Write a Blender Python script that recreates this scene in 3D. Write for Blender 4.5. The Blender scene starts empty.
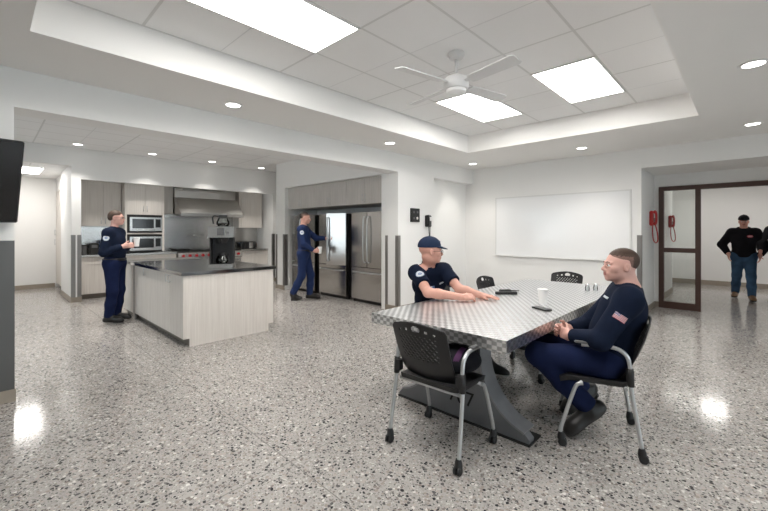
import bpy, bmesh, math, random
import numpy as np
from mathutils import Vector, Matrix
PI = math.pi
random.seed(4)

# ------------------------------------------------------------------ camera, world, exposure
scene = bpy.context.scene
cam_data = bpy.data.cameras.new('camera')
cam = bpy.data.objects.new('camera', cam_data)
scene.collection.objects.link(cam)
scene.camera = cam
cam.location = (0, 0, 1.41)
cam.rotation_euler = (PI/2, 0, math.radians(43.737 - 90))
cam_data.sensor_width = 36
cam_data.lens = 36*380.83/768
cam_data.shift_y = -24.6/768
cam_data.clip_start = 0.05
world = bpy.data.worlds.new('world'); scene.world = world
world.use_nodes = True
world.node_tree.nodes['Background'].inputs[0].default_value = (0.84, 0.92, 1, 1)
world.node_tree.nodes['Background'].inputs[1].default_value = 2.0
scene.view_settings.view_transform = 'Standard'
scene.view_settings.look = 'None'
scene.view_settings.gamma = 1
scene.view_settings.exposure = 1.25
PANEL = 7.0          # radiance of the ceiling light panels
SPOT = 9.0           # watts of a recessed downlight
scene.cycles.use_denoising = True
scene.cycles.max_bounces = 8
scene.cycles.diffuse_bounces = 5
scene.cycles.sample_clamp_indirect = 6

COL = scene.collection

# ------------------------------------------------------------------ materials
def newmat(name):
    m = bpy.data.materials.new(name); m.use_nodes = True
    nt = m.node_tree
    return m, nt, nt.nodes['Principled BSDF']
def N(nt, t, **kw):
    n = nt.nodes.new(t)
    for k, v in kw.items(): setattr(n, k, v)
    return n
def math_n(nt, op, a, b=None, c=None):
    n = nt.nodes.new('ShaderNodeMath'); n.operation = op
    for i, v in enumerate((a, b, c)):
        if v is None: continue
        if isinstance(v, (int, float)): n.inputs[i].default_value = v
        else: nt.links.new(v, n.inputs[i])
    return n.outputs[0]
def mixc(nt, f, a, b):
    n = nt.nodes.new('ShaderNodeMix'); n.data_type = 'RGBA'
    if isinstance(f, (int, float)): n.inputs[0].default_value = f
    else: nt.links.new(f, n.inputs[0])
    for i, v in ((6, a), (7, b)):
        if isinstance(v, tuple): n.inputs[i].default_value = v + (1,) if len(v) == 3 else v
        else: nt.links.new(v, n.inputs[i])
    return n.outputs[2]
def simple(name, col, rough=0.5, metal=0.0, noise=0.0, nscale=20, spec=0.5, bump=0.0, bscale=200):
    m, nt, b = newmat(name)
    b.inputs['Roughness'].default_value = rough
    b.inputs['Metallic'].default_value = metal
    b.inputs['Specular IOR Level'].default_value = spec
    tc = N(nt, 'ShaderNodeTexCoord')
    nz = N(nt, 'ShaderNodeTexNoise'); nz.inputs['Scale'].default_value = nscale; nz.inputs['Detail'].default_value = 3
    nt.links.new(tc.outputs['Object'], nz.inputs['Vector'])
    dark = tuple(c*(1-noise) for c in col); light = tuple(min(1, c*(1+noise)) for c in col)
    nt.links.new(mixc(nt, nz.outputs[0], dark, light), b.inputs['Base Color'])
    if bump > 0:
        n2 = N(nt, 'ShaderNodeTexNoise'); n2.inputs['Scale'].default_value = bscale
        nt.links.new(tc.outputs['Object'], n2.inputs['Vector'])
        bp = N(nt, 'ShaderNodeBump'); bp.inputs['Strength'].default_value = bump; bp.inputs['Distance'].default_value = 0.002
        nt.links.new(n2.outputs[0], bp.inputs['Height']); nt.links.new(bp.outputs[0], b.inputs['Normal'])
    return m
def emit(name, col, s):
    m, nt, b = newmat(name)
    b.inputs['Base Color'].default_value = (0.8, 0.8, 0.8, 1)
    b.inputs['Emission Color'].default_value = col + (1,)
    b.inputs['Emission Strength'].default_value = s
    return m
def wood_mat(name, c1, c2, axis='Z', rough=0.45):
    m, nt, b = newmat(name)
    tc = N(nt, 'ShaderNodeTexCoord'); mp = N(nt, 'ShaderNodeMapping')
    s = {'Z': (46, 46, 1.3), 'X': (1.3, 46, 46), 'Y': (46, 1.3, 46)}[axis]
    mp.inputs['Scale'].default_value = s
    nt.links.new(tc.outputs['Object'], mp.inputs[0])
    nz = N(nt, 'ShaderNodeTexNoise'); nz.inputs['Scale'].default_value = 1.0; nz.inputs['Detail'].default_value = 6; nz.inputs['Roughness'].default_value = 0.65
    nt.links.new(mp.outputs[0], nz.inputs['Vector'])
    rp = N(nt, 'ShaderNodeValToRGB'); rp.color_ramp.elements[0].position = 0.35; rp.color_ramp.elements[1].position = 0.68
    rp.color_ramp.elements[0].color = c1 + (1,); rp.color_ramp.elements[1].color = c2 + (1,)
    nt.links.new(nz.outputs[0], rp.inputs[0]); nt.links.new(rp.outputs[0], b.inputs['Base Color'])
    b.inputs['Roughness'].default_value = rough
    return m
def steel_mat(name, col, rough, axis='Z', aniso=0.6):
    m, nt, b = newmat(name)
    tc = N(nt, 'ShaderNodeTexCoord'); mp = N(nt, 'ShaderNodeMapping')
    s = {'Z': (180, 180, 2), 'X': (2, 180, 180), 'Y': (180, 2, 180)}[axis]
    mp.inputs['Scale'].default_value = s
    nt.links.new(tc.outputs['Object'], mp.inputs[0])
    nz = N(nt, 'ShaderNodeTexNoise'); nz.inputs['Scale'].default_value = 1.0; nz.inputs['Detail'].default_value = 2
    nt.links.new(mp.outputs[0], nz.inputs['Vector'])
    nt.links.new(mixc(nt, nz.outputs[0], tuple(c*0.88 for c in col), col), b.inputs['Base Color'])
    r = N(nt, 'ShaderNodeMapRange'); r.inputs[3].default_value = rough*0.8; r.inputs[4].default_value = rough*1.25
    nt.links.new(nz.outputs[0], r.inputs[0]); nt.links.new(r.outputs[0], b.inputs['Roughness'])
    b.inputs['Metallic'].default_value = 1.0
    return m
def tile_mat(name, x0, y0, s):
    m, nt, b = newmat(name)
    tc = N(nt, 'ShaderNodeTexCoord'); sp = N(nt, 'ShaderNodeSeparateXYZ')
    nt.links.new(tc.outputs['Object'], sp.inputs[0])
    def line(sock, o, period, w):
        a = math_n(nt, 'DIVIDE', math_n(nt, 'SUBTRACT', sock, o - 50*period), period)
        f = math_n(nt, 'FRACT', a)
        d = math_n(nt, 'ABSOLUTE', math_n(nt, 'SUBTRACT', f, 0.5))
        return math_n(nt, 'GREATER_THAN', d, 0.5 - w/period/2)
    ly = line(sp.outputs[1], y0, s, 0.022)
    lx = line(sp.outputs[0], x0, 2*s, 0.022)
    lx2 = line(sp.outputs[0], x0+s, 2*s, 0.009)
    mk = math_n(nt, 'MAXIMUM', ly, lx)
    nz = N(nt, 'ShaderNodeTexNoise'); nz.inputs['Scale'].default_value = 160; nz.inputs['Detail'].default_value = 4
    nt.links.new(tc.outputs['Object'], nz.inputs['Vector'])
    base = mixc(nt, nz.outputs[0], (0.82, 0.82, 0.82), (0.92, 0.92, 0.915))
    c = mixc(nt, lx2, base, (0.72, 0.72, 0.72))
    c = mixc(nt, mk, c, (0.70, 0.70, 0.69))
    nt.links.new(c, b.inputs['Base Color'])
    b.inputs['Roughness'].default_value = 0.9
    bp = N(nt, 'ShaderNodeBump'); bp.inputs['Strength'].default_value = 0.8; bp.inputs['Distance'].default_value = 0.01
    h = math_n(nt, 'SUBTRACT', 1.0, math_n(nt, 'MAXIMUM', mk, lx2))
    nt.links.new(h, bp.inputs['Height']); nt.links.new(bp.outputs[0], b.inputs['Normal'])
    return m
JX, JY = 1.285, 2.02
def terrazzo():
    m, nt, b = newmat('terrazzo')
    tc = N(nt, 'ShaderNodeTexCoord')
    def layer(scale, seed):
        mp = N(nt, 'ShaderNodeMapping'); mp.inputs['Location'].default_value = (seed, seed*1.7, 0); mp.inputs['Rotation'].default_value = (0, 0, seed)
        nt.links.new(tc.outputs['Object'], mp.inputs[0])
        dn = N(nt, 'ShaderNodeTexNoise'); dn.inputs['Scale'].default_value = scale*0.8
        nt.links.new(mp.outputs[0], dn.inputs['Vector'])
        ad = N(nt, 'ShaderNodeVectorMath', operation='MULTIPLY_ADD'); ad.inputs[1].default_value = (0.6/scale,)*3
        nt.links.new(dn.outputs['Color'], ad.inputs[0]); nt.links.new(mp.outputs[0], ad.inputs[2])
        v = N(nt, 'ShaderNodeTexVoronoi'); v.inputs['Scale'].default_value = scale; v.voronoi_dimensions = '2D'
        nt.links.new(ad.outputs[0], v.inputs['Vector'])
        sp = N(nt, 'ShaderNodeSeparateColor'); nt.links.new(v.outputs['Color'], sp.inputs[0])
        return v, sp
    v1, s1 = layer(46, 1.3)
    v2, s2 = layer(105, 4.1)
    def ramp(stops, src):
        r = N(nt, 'ShaderNodeValToRGB'); r.color_ramp.interpolation = 'CONSTANT'
        e = r.color_ramp.elements
        e[0].position = stops[0][0]; e[0].color = stops[0][1] + (1,)
        e[1].position = stops[1][0]; e[1].color = stops[1][1] + (1,)
        for p, c in stops[2:]:
            x = e.new(p); x.color = c + (1,)
        nt.links.new(src, r.inputs[0]); return r.outputs[0]
    big = ramp([(0, (0.035, 0.034, 0.037)), (0.15, (0.115, 0.11, 0.11)), (0.28, (0.23, 0.20, 0.185)), (0.40, (0.33, 0.285, 0.26)), (0.55, (0.37, 0.35, 0.335)), (0.74, (0.44, 0.39, 0.36)), (0.90, (0.68, 0.65, 0.62))], s1.outputs[0])
    small = ramp([(0, (0.07, 0.068, 0.07)), (0.14, (0.24, 0.225, 0.215)), (0.3, (0.34, 0.32, 0.305)), (0.5, (0.42, 0.395, 0.375)), (0.86, (0.60, 0.58, 0.55))], s2.outputs[0])
    # big chips where distance small and a random switch
    lim = math_n(nt, 'MULTIPLY', s1.outputs[1], 0.52)
    mask = math_n(nt, 'LESS_THAN', v1.outputs['Distance'], lim)
    lim2 = math_n(nt, 'MULTIPLY', s2.outputs[1], 0.75)
    mask2 = math_n(nt, 'LESS_THAN', v2.outputs['Distance'], lim2)
    base = mixc(nt, mask2, (0.415, 0.395, 0.375), small)
    col = mixc(nt, mask, base, big)
    sp = N(nt, 'ShaderNodeSeparateXYZ'); nt.links.new(tc.outputs['Object'], sp.inputs[0])
    jx = math_n(nt, 'LESS_THAN', math_n(nt, 'ABSOLUTE', math_n(nt, 'SUBTRACT', sp.outputs[0], JX)), 0.003)
    jy = math_n(nt, 'LESS_THAN', math_n(nt, 'ABSOLUTE', math_n(nt, 'SUBTRACT', sp.outputs[1], JY)), 0.003)
    col = mixc(nt, math_n(nt, 'MAXIMUM', jx, jy), col, (0.22, 0.21, 0.20))
    nz = N(nt, 'ShaderNodeTexNoise'); nz.inputs['Scale'].default_value = 1.2
    nt.links.new(tc.outputs['Object'], nz.inputs['Vector'])
    g = N(nt, 'ShaderNodeMapRange'); g.inputs[3].default_value = 0.9; g.inputs[4].default_value = 1.08
    nt.links.new(nz.outputs[0], g.inputs[0])
    mul = N(nt, 'ShaderNodeVectorMath', operation='SCALE'); nt.links.new(col, mul.inputs[0]); nt.links.new(g.outputs[0], mul.inputs[3])
    nt.links.new(mul.outputs[0], b.inputs['Base Color'])
    b.inputs['Roughness'].default_value = 0.12
    b.inputs['Specular IOR Level'].default_value = 0.5
    return m
def swirl_mat(name, ax, ay, s=0.05):
    """engine turned aluminium: overlapping brushed spots, neighbours brushed at right angles"""
    m, nt, b = newmat(name)
    tc = N(nt, 'ShaderNodeTexCoord'); sp = N(nt, 'ShaderNodeSeparateXYZ')
    nt.links.new(tc.outputs['Object'], sp.inputs[0])
    def wave(sock, per): return math_n(nt, 'SINE', math_n(nt, 'MULTIPLY', sock, 2*PI/per))
    pr_ = math_n(nt, 'MULTIPLY', wave(sp.outputs[ax], s*1.5), wave(sp.outputs[ay], s*1.1))
    mr = N(nt, 'ShaderNodeMapRange'); mr.inputs[1].default_value = -0.22; mr.inputs[2].default_value = 0.22; nt.links.new(pr_, mr.inputs[0])
    k = mr.outputs[0]
    nt.links.new(mixc(nt, k, (0.96, 0.965, 0.97), (0.50, 0.505, 0.515)), b.inputs['Base Color'])  # reflection lobes of the brushed metal put into the base colour
    cb = N(nt, 'ShaderNodeCombineXYZ'); nt.links.new(k, cb.inputs[ax]); nt.links.new(math_n(nt, 'SUBTRACT', 1.0, k), cb.inputs[ay])
    nt.links.new(cb.outputs[0], b.inputs['Tangent'])
    b.inputs['Metallic'].default_value = 1
    b.inputs['Roughness'].default_value = 0.30
    b.inputs['Anisotropic'].default_value = 0.75
    return m
def glass_mat(name, col=(1, 1, 1), rough=0.0):
    m = bpy.data.materials.new(name); m.use_nodes = True; nt = m.node_tree
    nt.nodes.clear()
    o = N(nt, 'ShaderNodeOutputMaterial'); mx = N(nt, 'ShaderNodeMixShader')
    t = N(nt, 'ShaderNodeBsdfTransparent'); t.inputs[0].default_value = col + (1,)
    g = N(nt, 'ShaderNodeBsdfGlossy'); g.inputs['Roughness'].default_value = rough
    fr = N(nt, 'ShaderNodeFresnel'); fr.inputs[0].default_value = 1.5
    nt.links.new(fr.outputs[0], mx.inputs[0]); nt.links.new(t.outputs[0], mx.inputs[1]); nt.links.new(g.outputs[0], mx.inputs[2])
    nt.links.new(mx.outputs[0], o.inputs[0])
    return m

M = {}
M['wall'] = simple('wall_paint', (0.84, 0.835, 0.82), 0.6, noise=0.012, nscale=3, bump=0.12, bscale=300)
M['ceil'] = simple('ceiling_paint', (0.85, 0.84, 0.82), 0.75, noise=0.01, nscale=3)
M['tiles_tray'] = tile_mat('acoustic_tiles_tray', 0.866, 0.42, 0.6145)
M['tiles_kitchen'] = tile_mat('acoustic_tiles_kitchen', 0.6, 9.6-0.61*8, 0.61)
M['floor'] = terrazzo()
M['base'] = simple('vinyl_base', (0.33, 0.285, 0.235), 0.5, noise=0.05)
M['guard'] = steel_mat('guard_steel', (0.33, 0.32, 0.31), 0.38)
M['guard_dark'] = steel_mat('dark_guard_steel', (0.15, 0.145, 0.14), 0.45)
M['steel'] = steel_mat('brushed_steel', (0.60, 0.59, 0.575), 0.24)
M['steel_dark'] = steel_mat('brushed_dark_steel', (0.50, 0.485, 0.47), 0.22)
M['steel_h'] = steel_mat('brushed_steel_horizontal', (0.62, 0.61, 0.59), 0.22, 'X')
M['steel_top'] = steel_mat('worktop_steel', (0.56, 0.56, 0.56), 0.13, 'Y')
M['chrome'] = simple('chrome', (0.8, 0.8, 0.8), 0.12, 1.0)
M['wood'] = wood_mat('ash_laminate', (0.64, 0.595, 0.55), (0.75, 0.71, 0.665))
M['woodg'] = wood_mat('darker_ash_laminate', (0.47, 0.445, 0.42), (0.61, 0.58, 0.55))  # darker copy of the ash; on the hood filler it paints in shade
M['kick'] = simple('toe_kick', (0.20, 0.175, 0.15), 0.5, noise=0.08)
M['gap'] = simple('joint_shadow_gap', (0.12, 0.105, 0.09), 0.8)
M['black'] = simple('black_plastic', (0.012, 0.012, 0.013), 0.46, noise=0.1, bump=0.1, bscale=400)
M['blackg'] = simple('black_gloss', (0.01, 0.01, 0.011), 0.12)
M['blackmat'] = simple('matt_black', (0.012, 0.012, 0.012), 0.7)
M['greyp'] = simple('grey_plastic', (0.12, 0.12, 0.122), 0.5, noise=0.08)
M['silver'] = simple('silver_paint', (0.55, 0.56, 0.57), 0.32, 0.75, noise=0.03)
M['white'] = simple('white_plastic', (0.82, 0.82, 0.81), 0.4, noise=0.02)
M['fanwhite'] = simple('fan_white', (0.70, 0.70, 0.70), 0.5, noise=0.02)
M['paper'] = simple('paper_cup', (0.85, 0.85, 0.84), 0.55, noise=0.02)
M['board'] = simple('whiteboard_enamel', (0.86, 0.865, 0.87), 0.13, noise=0.008, nscale=2)
M['red'] = simple('red_plastic', (0.42, 0.012, 0.012), 0.35, noise=0.06)
M['redk'] = simple('red_knob', (0.40, 0.01, 0.015), 0.3, noise=0.06)
M['blue'] = simple('blue_plastic', (0.02, 0.09, 0.36), 0.4, noise=0.1)
M['brown'] = simple('bronze_frame', (0.060, 0.028, 0.020), 0.45, noise=0.08)
M['glass'] = glass_mat('door_glass', (0.96, 0.98, 0.97))
M['clearglass'] = glass_mat('carafe_glass', (0.85, 0.87, 0.87))
M['panel'] = emit('light_panel', (1.0, 0.97, 0.93), PANEL)
M['disc'] = emit('downlight_lens', (1.0, 0.97, 0.92), 4.0)
M['tableg'] = simple('pedestal_grey', (0.20, 0.205, 0.22), 0.36, 0.25, noise=0.12, nscale=6)
M['tableg2'] = simple('pedestal_edge_grey', (0.30, 0.305, 0.32), 0.33, 0.4, noise=0.1)
M['swirl_top'] = swirl_mat('engine_turned_top', 0, 1)
M['swirl_x'] = swirl_mat('engine_turned_edge_x', 1, 2, 0.045)
M['swirl_y'] = swirl_mat('engine_turned_edge_y', 0, 2, 0.045)
M['skin'] = simple('skin', (0.62, 0.33, 0.26), 0.48, noise=0.09, nscale=25)
M['skin2'] = simple('skin_pale', (0.66, 0.38, 0.32), 0.48, noise=0.09, nscale=25)
M['lips'] = simple('lips', (0.45, 0.17, 0.15), 0.45)
M['eye'] = simple('eye_white', (0.8, 0.78, 0.76), 0.2)
M['iris'] = simple('iris', (0.05, 0.07, 0.08), 0.15)
M['navy'] = simple('navy_shirt', (0.008, 0.013, 0.030), 0.85, noise=0.3, nscale=14, bump=0.5, bscale=60, spec=0.1)
M['navy2'] = simple('navy_trousers', (0.010, 0.016, 0.052), 0.85, noise=0.3, nscale=10, bump=0.5, bscale=50, spec=0.1)
M['navyb'] = simple('blue_uniform', (0.014, 0.028, 0.09), 0.85, noise=0.25, nscale=12, bump=0.5, bscale=50, spec=0.25)
M['capnavy'] = simple('cap_navy', (0.014, 0.026, 0.062), 0.85, noise=0.15, nscale=40, spec=0.25)
M['blackcloth'] = simple('black_cloth', (0.009, 0.009, 0.012), 0.9, noise=0.3, nscale=14, bump=0.5, bscale=50, spec=0.2)
M['charcoal'] = simple('charcoal_cloth', (0.035, 0.035, 0.04), 0.9, noise=0.3, nscale=14, bump=0.5, bscale=50, spec=0.2)
M['denim'] = simple('denim', (0.045, 0.095, 0.17), 0.85, noise=0.55, nscale=9, bump=0.4, bscale=80, spec=0.2)
M['boot'] = simple('boot_leather', (0.012, 0.011, 0.011), 0.42, noise=0.2, bump=0.3, bscale=90)
M['tanboot'] = simple('tan_boot', (0.20, 0.115, 0.06), 0.6, noise=0.2)
M['sole'] = simple('rubber_sole', (0.03, 0.028, 0.027), 0.7)
M['solew'] = simple('pale_sole', (0.5, 0.5, 0.48), 0.6)
M['hairb'] = simple('brown_hair', (0.055, 0.028, 0.016), 0.6, noise=0.5, nscale=90, bump=0.8, bscale=240)
M['haird'] = simple('dark_hair', (0.020, 0.013, 0.010), 0.6, noise=0.5, nscale=90, bump=0.8, bscale=240)
M['hairfade'] = simple('cropped_hair', (0.22, 0.125, 0.10), 0.7, noise=0.35, nscale=160, bump=0.6, bscale=400)
M['hairmid'] = simple('short_hair', (0.075, 0.042, 0.030), 0.7, noise=0.4, nscale=160, bump=0.6, bscale=400)
M['patchw'] = simple('patch_white', (0.55, 0.58, 0.62), 0.7)
M['patchb'] = simple('patch_blue', (0.10, 0.17, 0.33), 0.7)
M['flagr'] = simple('flag_red', (0.50, 0.10, 0.13), 0.7)
M['flagw'] = simple('flag_white', (0.62, 0.52, 0.54), 0.7)
M['flagb'] = simple('flag_blue', (0.13, 0.12, 0.25), 0.7)
M['bulbcoffee'] = simple('coffee', (0.02, 0.01, 0.006), 0.1)
M['purple'] = simple('purple_cloth', (0.045, 0.005, 0.05), 0.8)

# ------------------------------------------------------------------ object helpers
def obj(name, bm, mats, parent=None, smooth=False, loc=None):
    me = bpy.data.meshes.new(name)
    bmesh.ops.recalc_face_normals(bm, faces=bm.faces)
    bm.to_mesh(me); bm.free()
    if not isinstance(mats, (list, tuple)): mats = [mats]
    for m in mats: me.materials.append(m)
    if smooth:
        for p in me.polygons: p.use_smooth = True
        try: me.set_sharp_from_angle(angle=math.radians(40))
        except Exception: pass
    o = bpy.data.objects.new(name, me); COL.objects.link(o)
    if parent: o.parent = parent
    if loc: o.location = loc
    return o
def tag(o, label=None, cat=None, group=None, kind=None):
    if label: o['label'] = label
    if cat: o['category'] = cat
    if group: o['group'] = group
    if kind: o['kind'] = kind
    return o
def thing(name, label, cat, loc=(0, 0, 0), rz=0, group=None):
    o = bpy.data.objects.new(name, None); COL.objects.link(o)
    o.empty_display_size = 0.1
    o.location = loc; o.rotation_euler = (0, 0, rz)
    return tag(o, label, cat, group)
def struct(name, bm, m, smooth=False):
    return tag(obj(name, bm, m, smooth=smooth), kind='structure')
def copy_tree(o, parent=None):
    c = o.copy(); COL.objects.link(c); c.parent = parent
    for ch in list(o.children): copy_tree(ch, c)
    return c
def B():
    return bmesh.new()
def box(bm, x0, x1, y0, y1, z0, z1, mi=0, bev=0.0, seg=2):
    x0, x1 = min(x0, x1), max(x0, x1); y0, y1 = min(y0, y1), max(y0, y1); z0, z1 = min(z0, z1), max(z0, z1)
    t = bmesh.new()
    vs = [t.verts.new(p) for p in ((x0,y0,z0),(x1,y0,z0),(x1,y1,z0),(x0,y1,z0),(x0,y0,z1),(x1,y0,z1),(x1,y1,z1),(x0,y1,z1))]
    for f in ((3,2,1,0),(4,5,6,7),(0,1,5,4),(1,2,6,5),(2,3,7,6),(3,0,4,7)): t.faces.new([vs[i] for i in f])
    if bev > 0: bmesh.ops.bevel(t, geom=t.edges[:], offset=bev, segments=seg, affect='EDGES')
    merge(bm, t, mi); return bm
def merge(bm, t, mi=0, mat=None):
    vm = {}
    for v in t.verts: vm[v] = bm.verts.new(mat @ v.co if mat else v.co)
    for f in t.faces:
        try:
            nf = bm.faces.new([vm[v] for v in f.verts]); nf.material_index = mi; nf.smooth = f.smooth
        except ValueError: pass
    t.free()
def xbox(bm, mat, sx, sy, sz, mi=0, bev=0.0):
    t = bmesh.new(); box(t, -sx/2, sx/2, -sy/2, sy/2, -sz/2, sz/2, 0, bev); merge(bm, t, mi, mat)
def frames(pts):
    pts = [Vector(p) for p in pts]; n = len(pts); out = []
    prev = None
    for i in range(n):
        d = (pts[min(i+1, n-1)] - pts[max(i-1, 0)]).normalized()
        if prev is None:
            a = Vector((0, 0, 1)) if abs(d.z) < 0.9 else Vector((1, 0, 0))
            u = d.cross(a).normalized()
        else:
            u = (prev - d*prev.dot(d)).normalized()
        prev = u; out.append((pts[i], u, d.cross(u)))
    return out
def tube(bm, pts, r, seg=10, mi=0, cap=True):
    rs = r if isinstance(r, (list, tuple)) else [r]*len(pts)
    rings = []
    for (p, u, v), rr in zip(frames(pts), rs):
        rings.append([bm.verts.new(p + (u*math.cos(2*PI*k/seg) + v*math.sin(2*PI*k/seg))*rr) for k in range(seg)])
    for a, b in zip(rings, rings[1:]):
        for k in range(seg):
            f = bm.faces.new((a[k], a[(k+1) % seg], b[(k+1) % seg], b[k])); f.material_index = mi; f.smooth = True
    if cap:
        for rg in (rings[0], rings[-1]):
            f = bm.faces.new(rg); f.material_index = mi
    return bm
def smoothpath(pts, n=6):
    P = [Vector(p) for p in pts]; out = []
    for i in range(len(P)-1):
        p0 = P[max(i-1, 0)]; p1 = P[i]; p2 = P[i+1]; p3 = P[min(i+2, len(P)-1)]
        for k in range(n):
            t = k/n
            out.append(0.5*((2*p1) + (p2-p0)*t + (2*p0-5*p1+4*p2-p3)*t*t + (3*p1-p0-3*p2+p3)*t**3))
    out.append(P[-1]); return out
def lathe(bm, prof, c=(0, 0, 0), seg=24, mi=0, axis='Z', mat=None):
    rings = []
    def P(r, z, a):
        x, y = r*math.cos(a), r*math.sin(a)
        v = Vector((x, y, z)) if axis == 'Z' else (Vector((z, x, y)) if axis == 'X' else Vector((y, z, x)))
        v = mat @ v if mat else v
        return v + Vector(c)
    for r, z in prof:
        if r < 1e-5: rings.append([bm.verts.new(P(0, z, 0))])
        else: rings.append([bm.verts.new(P(r, z, 2*PI*k/seg)) for k in range(seg)])
    for a, b in zip(rings, rings[1:]):
        for k in range(seg):
            k2 = (k+1) % seg
            if len(a) == 1 and len(b) == 1: continue
            if len(a) == 1: vs = (a[0], b[k2], b[k])
            elif len(b) == 1: vs = (a[k], a[k2], b[0])
            else: vs = (a[k], a[k2], b[k2], b[k])
            f = bm.faces.new(vs); f.material_index = mi; f.smooth = True
    for rg in (rings[0], rings[-1]):
        if len(rg) > 1:
            f = bm.faces.new(rg); f.material_index = mi
    return bm
def prism(bm, poly, z0, z1, mi=0, plane='XY', c=0):
    """poly extruded; plane gives where the 2-D outline lives"""
    def P(a, b, z):
        return {'XY': (a, b, z), 'YZ': (z, a, b), 'XZ': (a, z, b)}[plane]
    lo = [bm.verts.new(P(a, b, z0)) for a, b in poly]; hi = [bm.verts.new(P(a, b, z1)) for a, b in poly]
    n = len(poly)
    fs = [bm.faces.new(lo), bm.faces.new(hi)]
    for i in range(n): fs.append(bm.faces.new((lo[i], lo[(i+1) % n], hi[(i+1) % n], hi[i])))
    for f in fs: f.material_index = mi
    return fs
def text_bm(s, size, depth=0.002):
    cu = bpy.data.curves.new('t', 'FONT'); cu.body = s; cu.size = size; cu.extrude = depth; cu.align_x = 'CENTER'; cu.align_y = 'CENTER'
    o = bpy.data.objects.new('t', cu); COL.objects.link(o)
    bpy.context.view_layer.update()
    dg = bpy.context.evaluated_depsgraph_get()
    me = bpy.data.meshes.new_from_object(o.evaluated_get(dg))
    bm = bmesh.new(); bm.from_mesh(me)
    bpy.data.objects.remove(o); bpy.data.curves.remove(cu); bpy.data.meshes.remove(me)
    return bm

# ------------------------------------------------------------------ the room
bm = B(); box(bm, -4, 15.3, -5, 14, -0.1, 0); struct('floor', bm, M['floor'])
SZ, TZ, BZ = 2.76, 3.05, 2.44
XW = 7.44          # whiteboard wall
XF = 4.95          # wall face beside the fridges
TX0, TX1, TY0, TY1 = 0.205, 5.76, 0.42, 3.505
bm = B()
box(bm, -4, XW, TY1, 4.4, SZ, 3.3); box(bm, -4, XW, -5, TY0, SZ, 3.3)
box(bm, -4, TX0, TY0, TY1, SZ, 3.3); box(bm, TX1, XW, TY0, TY1, SZ, 3.3)
struct('ceiling', bm, M['ceil'])
bm = B(); box(bm, TX0, TX1, TY0, TY1, TZ, 3.3); struct('ceiling', bm, M['tiles_tray'])
bm = B(); box(bm, -4, 7.44, 4.7, 9.6, TZ, 3.3); struct('ceiling', bm, M['tiles_kitchen'])
bm = B(); box(bm, -1.2, 2.0, 9.75, 12.75, 2.72, 3.3); struct('ceiling', bm, M['tiles_kitchen'])
bm = B(); box(bm, 2.0, 5.6, 9.75, 10.6, 2.6, 3.3); box(bm, 1.31, 2.0, 9.75, 10.6, 2.6, 2.72); struct('ceiling', bm, M['ceil'])
# beam between dining room and kitchen
bm = B(); box(bm, -4, XW, 4.4, 4.7, BZ, 3.3); struct('wall_beam', bm, M['wall'])
bm = B(); box(bm, -4, 0.16, 4.4, 4.7, 0, BZ); struct('wall_left', bm, M['wall'])
# pillar right of the fridges and recessed wall to its right
bm = B(); box(bm, XF, 6.0, 4.4, 4.70, 0, BZ); box(bm, 6.0, XW, 4.58, 4.7, 0, BZ); struct('wall_pillar', bm, M['wall'])
# fridge block
JL = 8.03; BE = 8.42
bm = B()
box(bm, XF, 6.0, JL, BE, 0, TZ); box(bm, XF, 6.0, 4.70, JL, 2.44, TZ); box(bm, 5.9, 6.0, 4.70, JL, 0, 2.44); box(bm, XF, 5.9, 4.70, 4.8, 0, 2.44)
struct('wall_fridge', bm, M['wall'])
# kitchen far side: header, stubs, alcove back
bm = B()
box(bm, 1.31, 5.54, 9.6, 9.75, 2.44, 3.3); box(bm, 1.16, 1.31, 9.6, 11.1, 0, 3.3); box(bm, -4, 1.16, 9.6, 9.75, 2.69, 3.3)
box(bm, 5.54, 7.44, 9.6, 9.75, 0, 3.3); box(bm, -4, -1.1, 9.6, 9.75, 0, 2.69)
box(bm, 5.54, 5.66, 9.75, 10.6, 0, 2.6); box(bm, 1.31, 5.54, 10.48, 10.6, 0, 2.6)
struct('wall_kitchen', bm, M['wall'])
bm = B(); box(bm, -1.2, 2.0, 12.62, 12.75, 0, 2.72); box(bm, -1.2, -1.1, 9.75, 12.62, 0, 2.72); box(bm, 1.22, 2.0, 11.1, 12.62, 2.4, 2.72); box(bm, 1.31, 2.0, 11.0, 11.1, 0, 2.72); box(bm, 1.85, 2.0, 11.1, 12.62, 0, 2.4); struct('wall_passage', bm, M['wall'])
# outer enclosing walls
bm = B(); box(bm, -4.1, -4, -5, 5.2, 0, 3.3); box(bm, -4.1, -4, 8.4, 9.75, 0, 3.3); box(bm, -4.1, -4, 5.2, 8.4, 0, 0.7); box(bm, -4.1, -4, 5.2, 8.4, 2.5, 3.3); struct('wall_west', bm, M['wall'])
w_ = thing('window_5', None, None, (-4.05, 6.8, 0.7)); tag(w_, kind='structure')
bm = B()
for q in ((-1.6, -1.55, 0, 1.8), (1.55, 1.6, 0, 1.8), (-1.55, 1.55, 0, 0.05), (-1.55, 1.55, 1.75, 1.8), (-0.025, 0.025, 0.05, 1.75)): box(bm, -0.03, 0.03, *q)
obj('window_frame', bm, M['brown'], w_)
bm = B(); box(bm, -0.003, 0.003, -1.55, 1.55, 0.05, 1.75); obj('window_glass', bm, M['glass'], w_)
bm = B(); box(bm, -4, 8.7, -5.1, -5, 0, 0.7); box(bm, -4, 8.7, -5.1, -5, 2.5, 3.3)
for a, b in ((-4, -3), (-0.9, -0.6), (1.5, 1.8), (3.9, 4.2), (6.3, 8.7)): box(bm, a, b, -5.1, -5, 0.7, 2.5)
struct('wall_south', bm, M['wall'])
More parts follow.
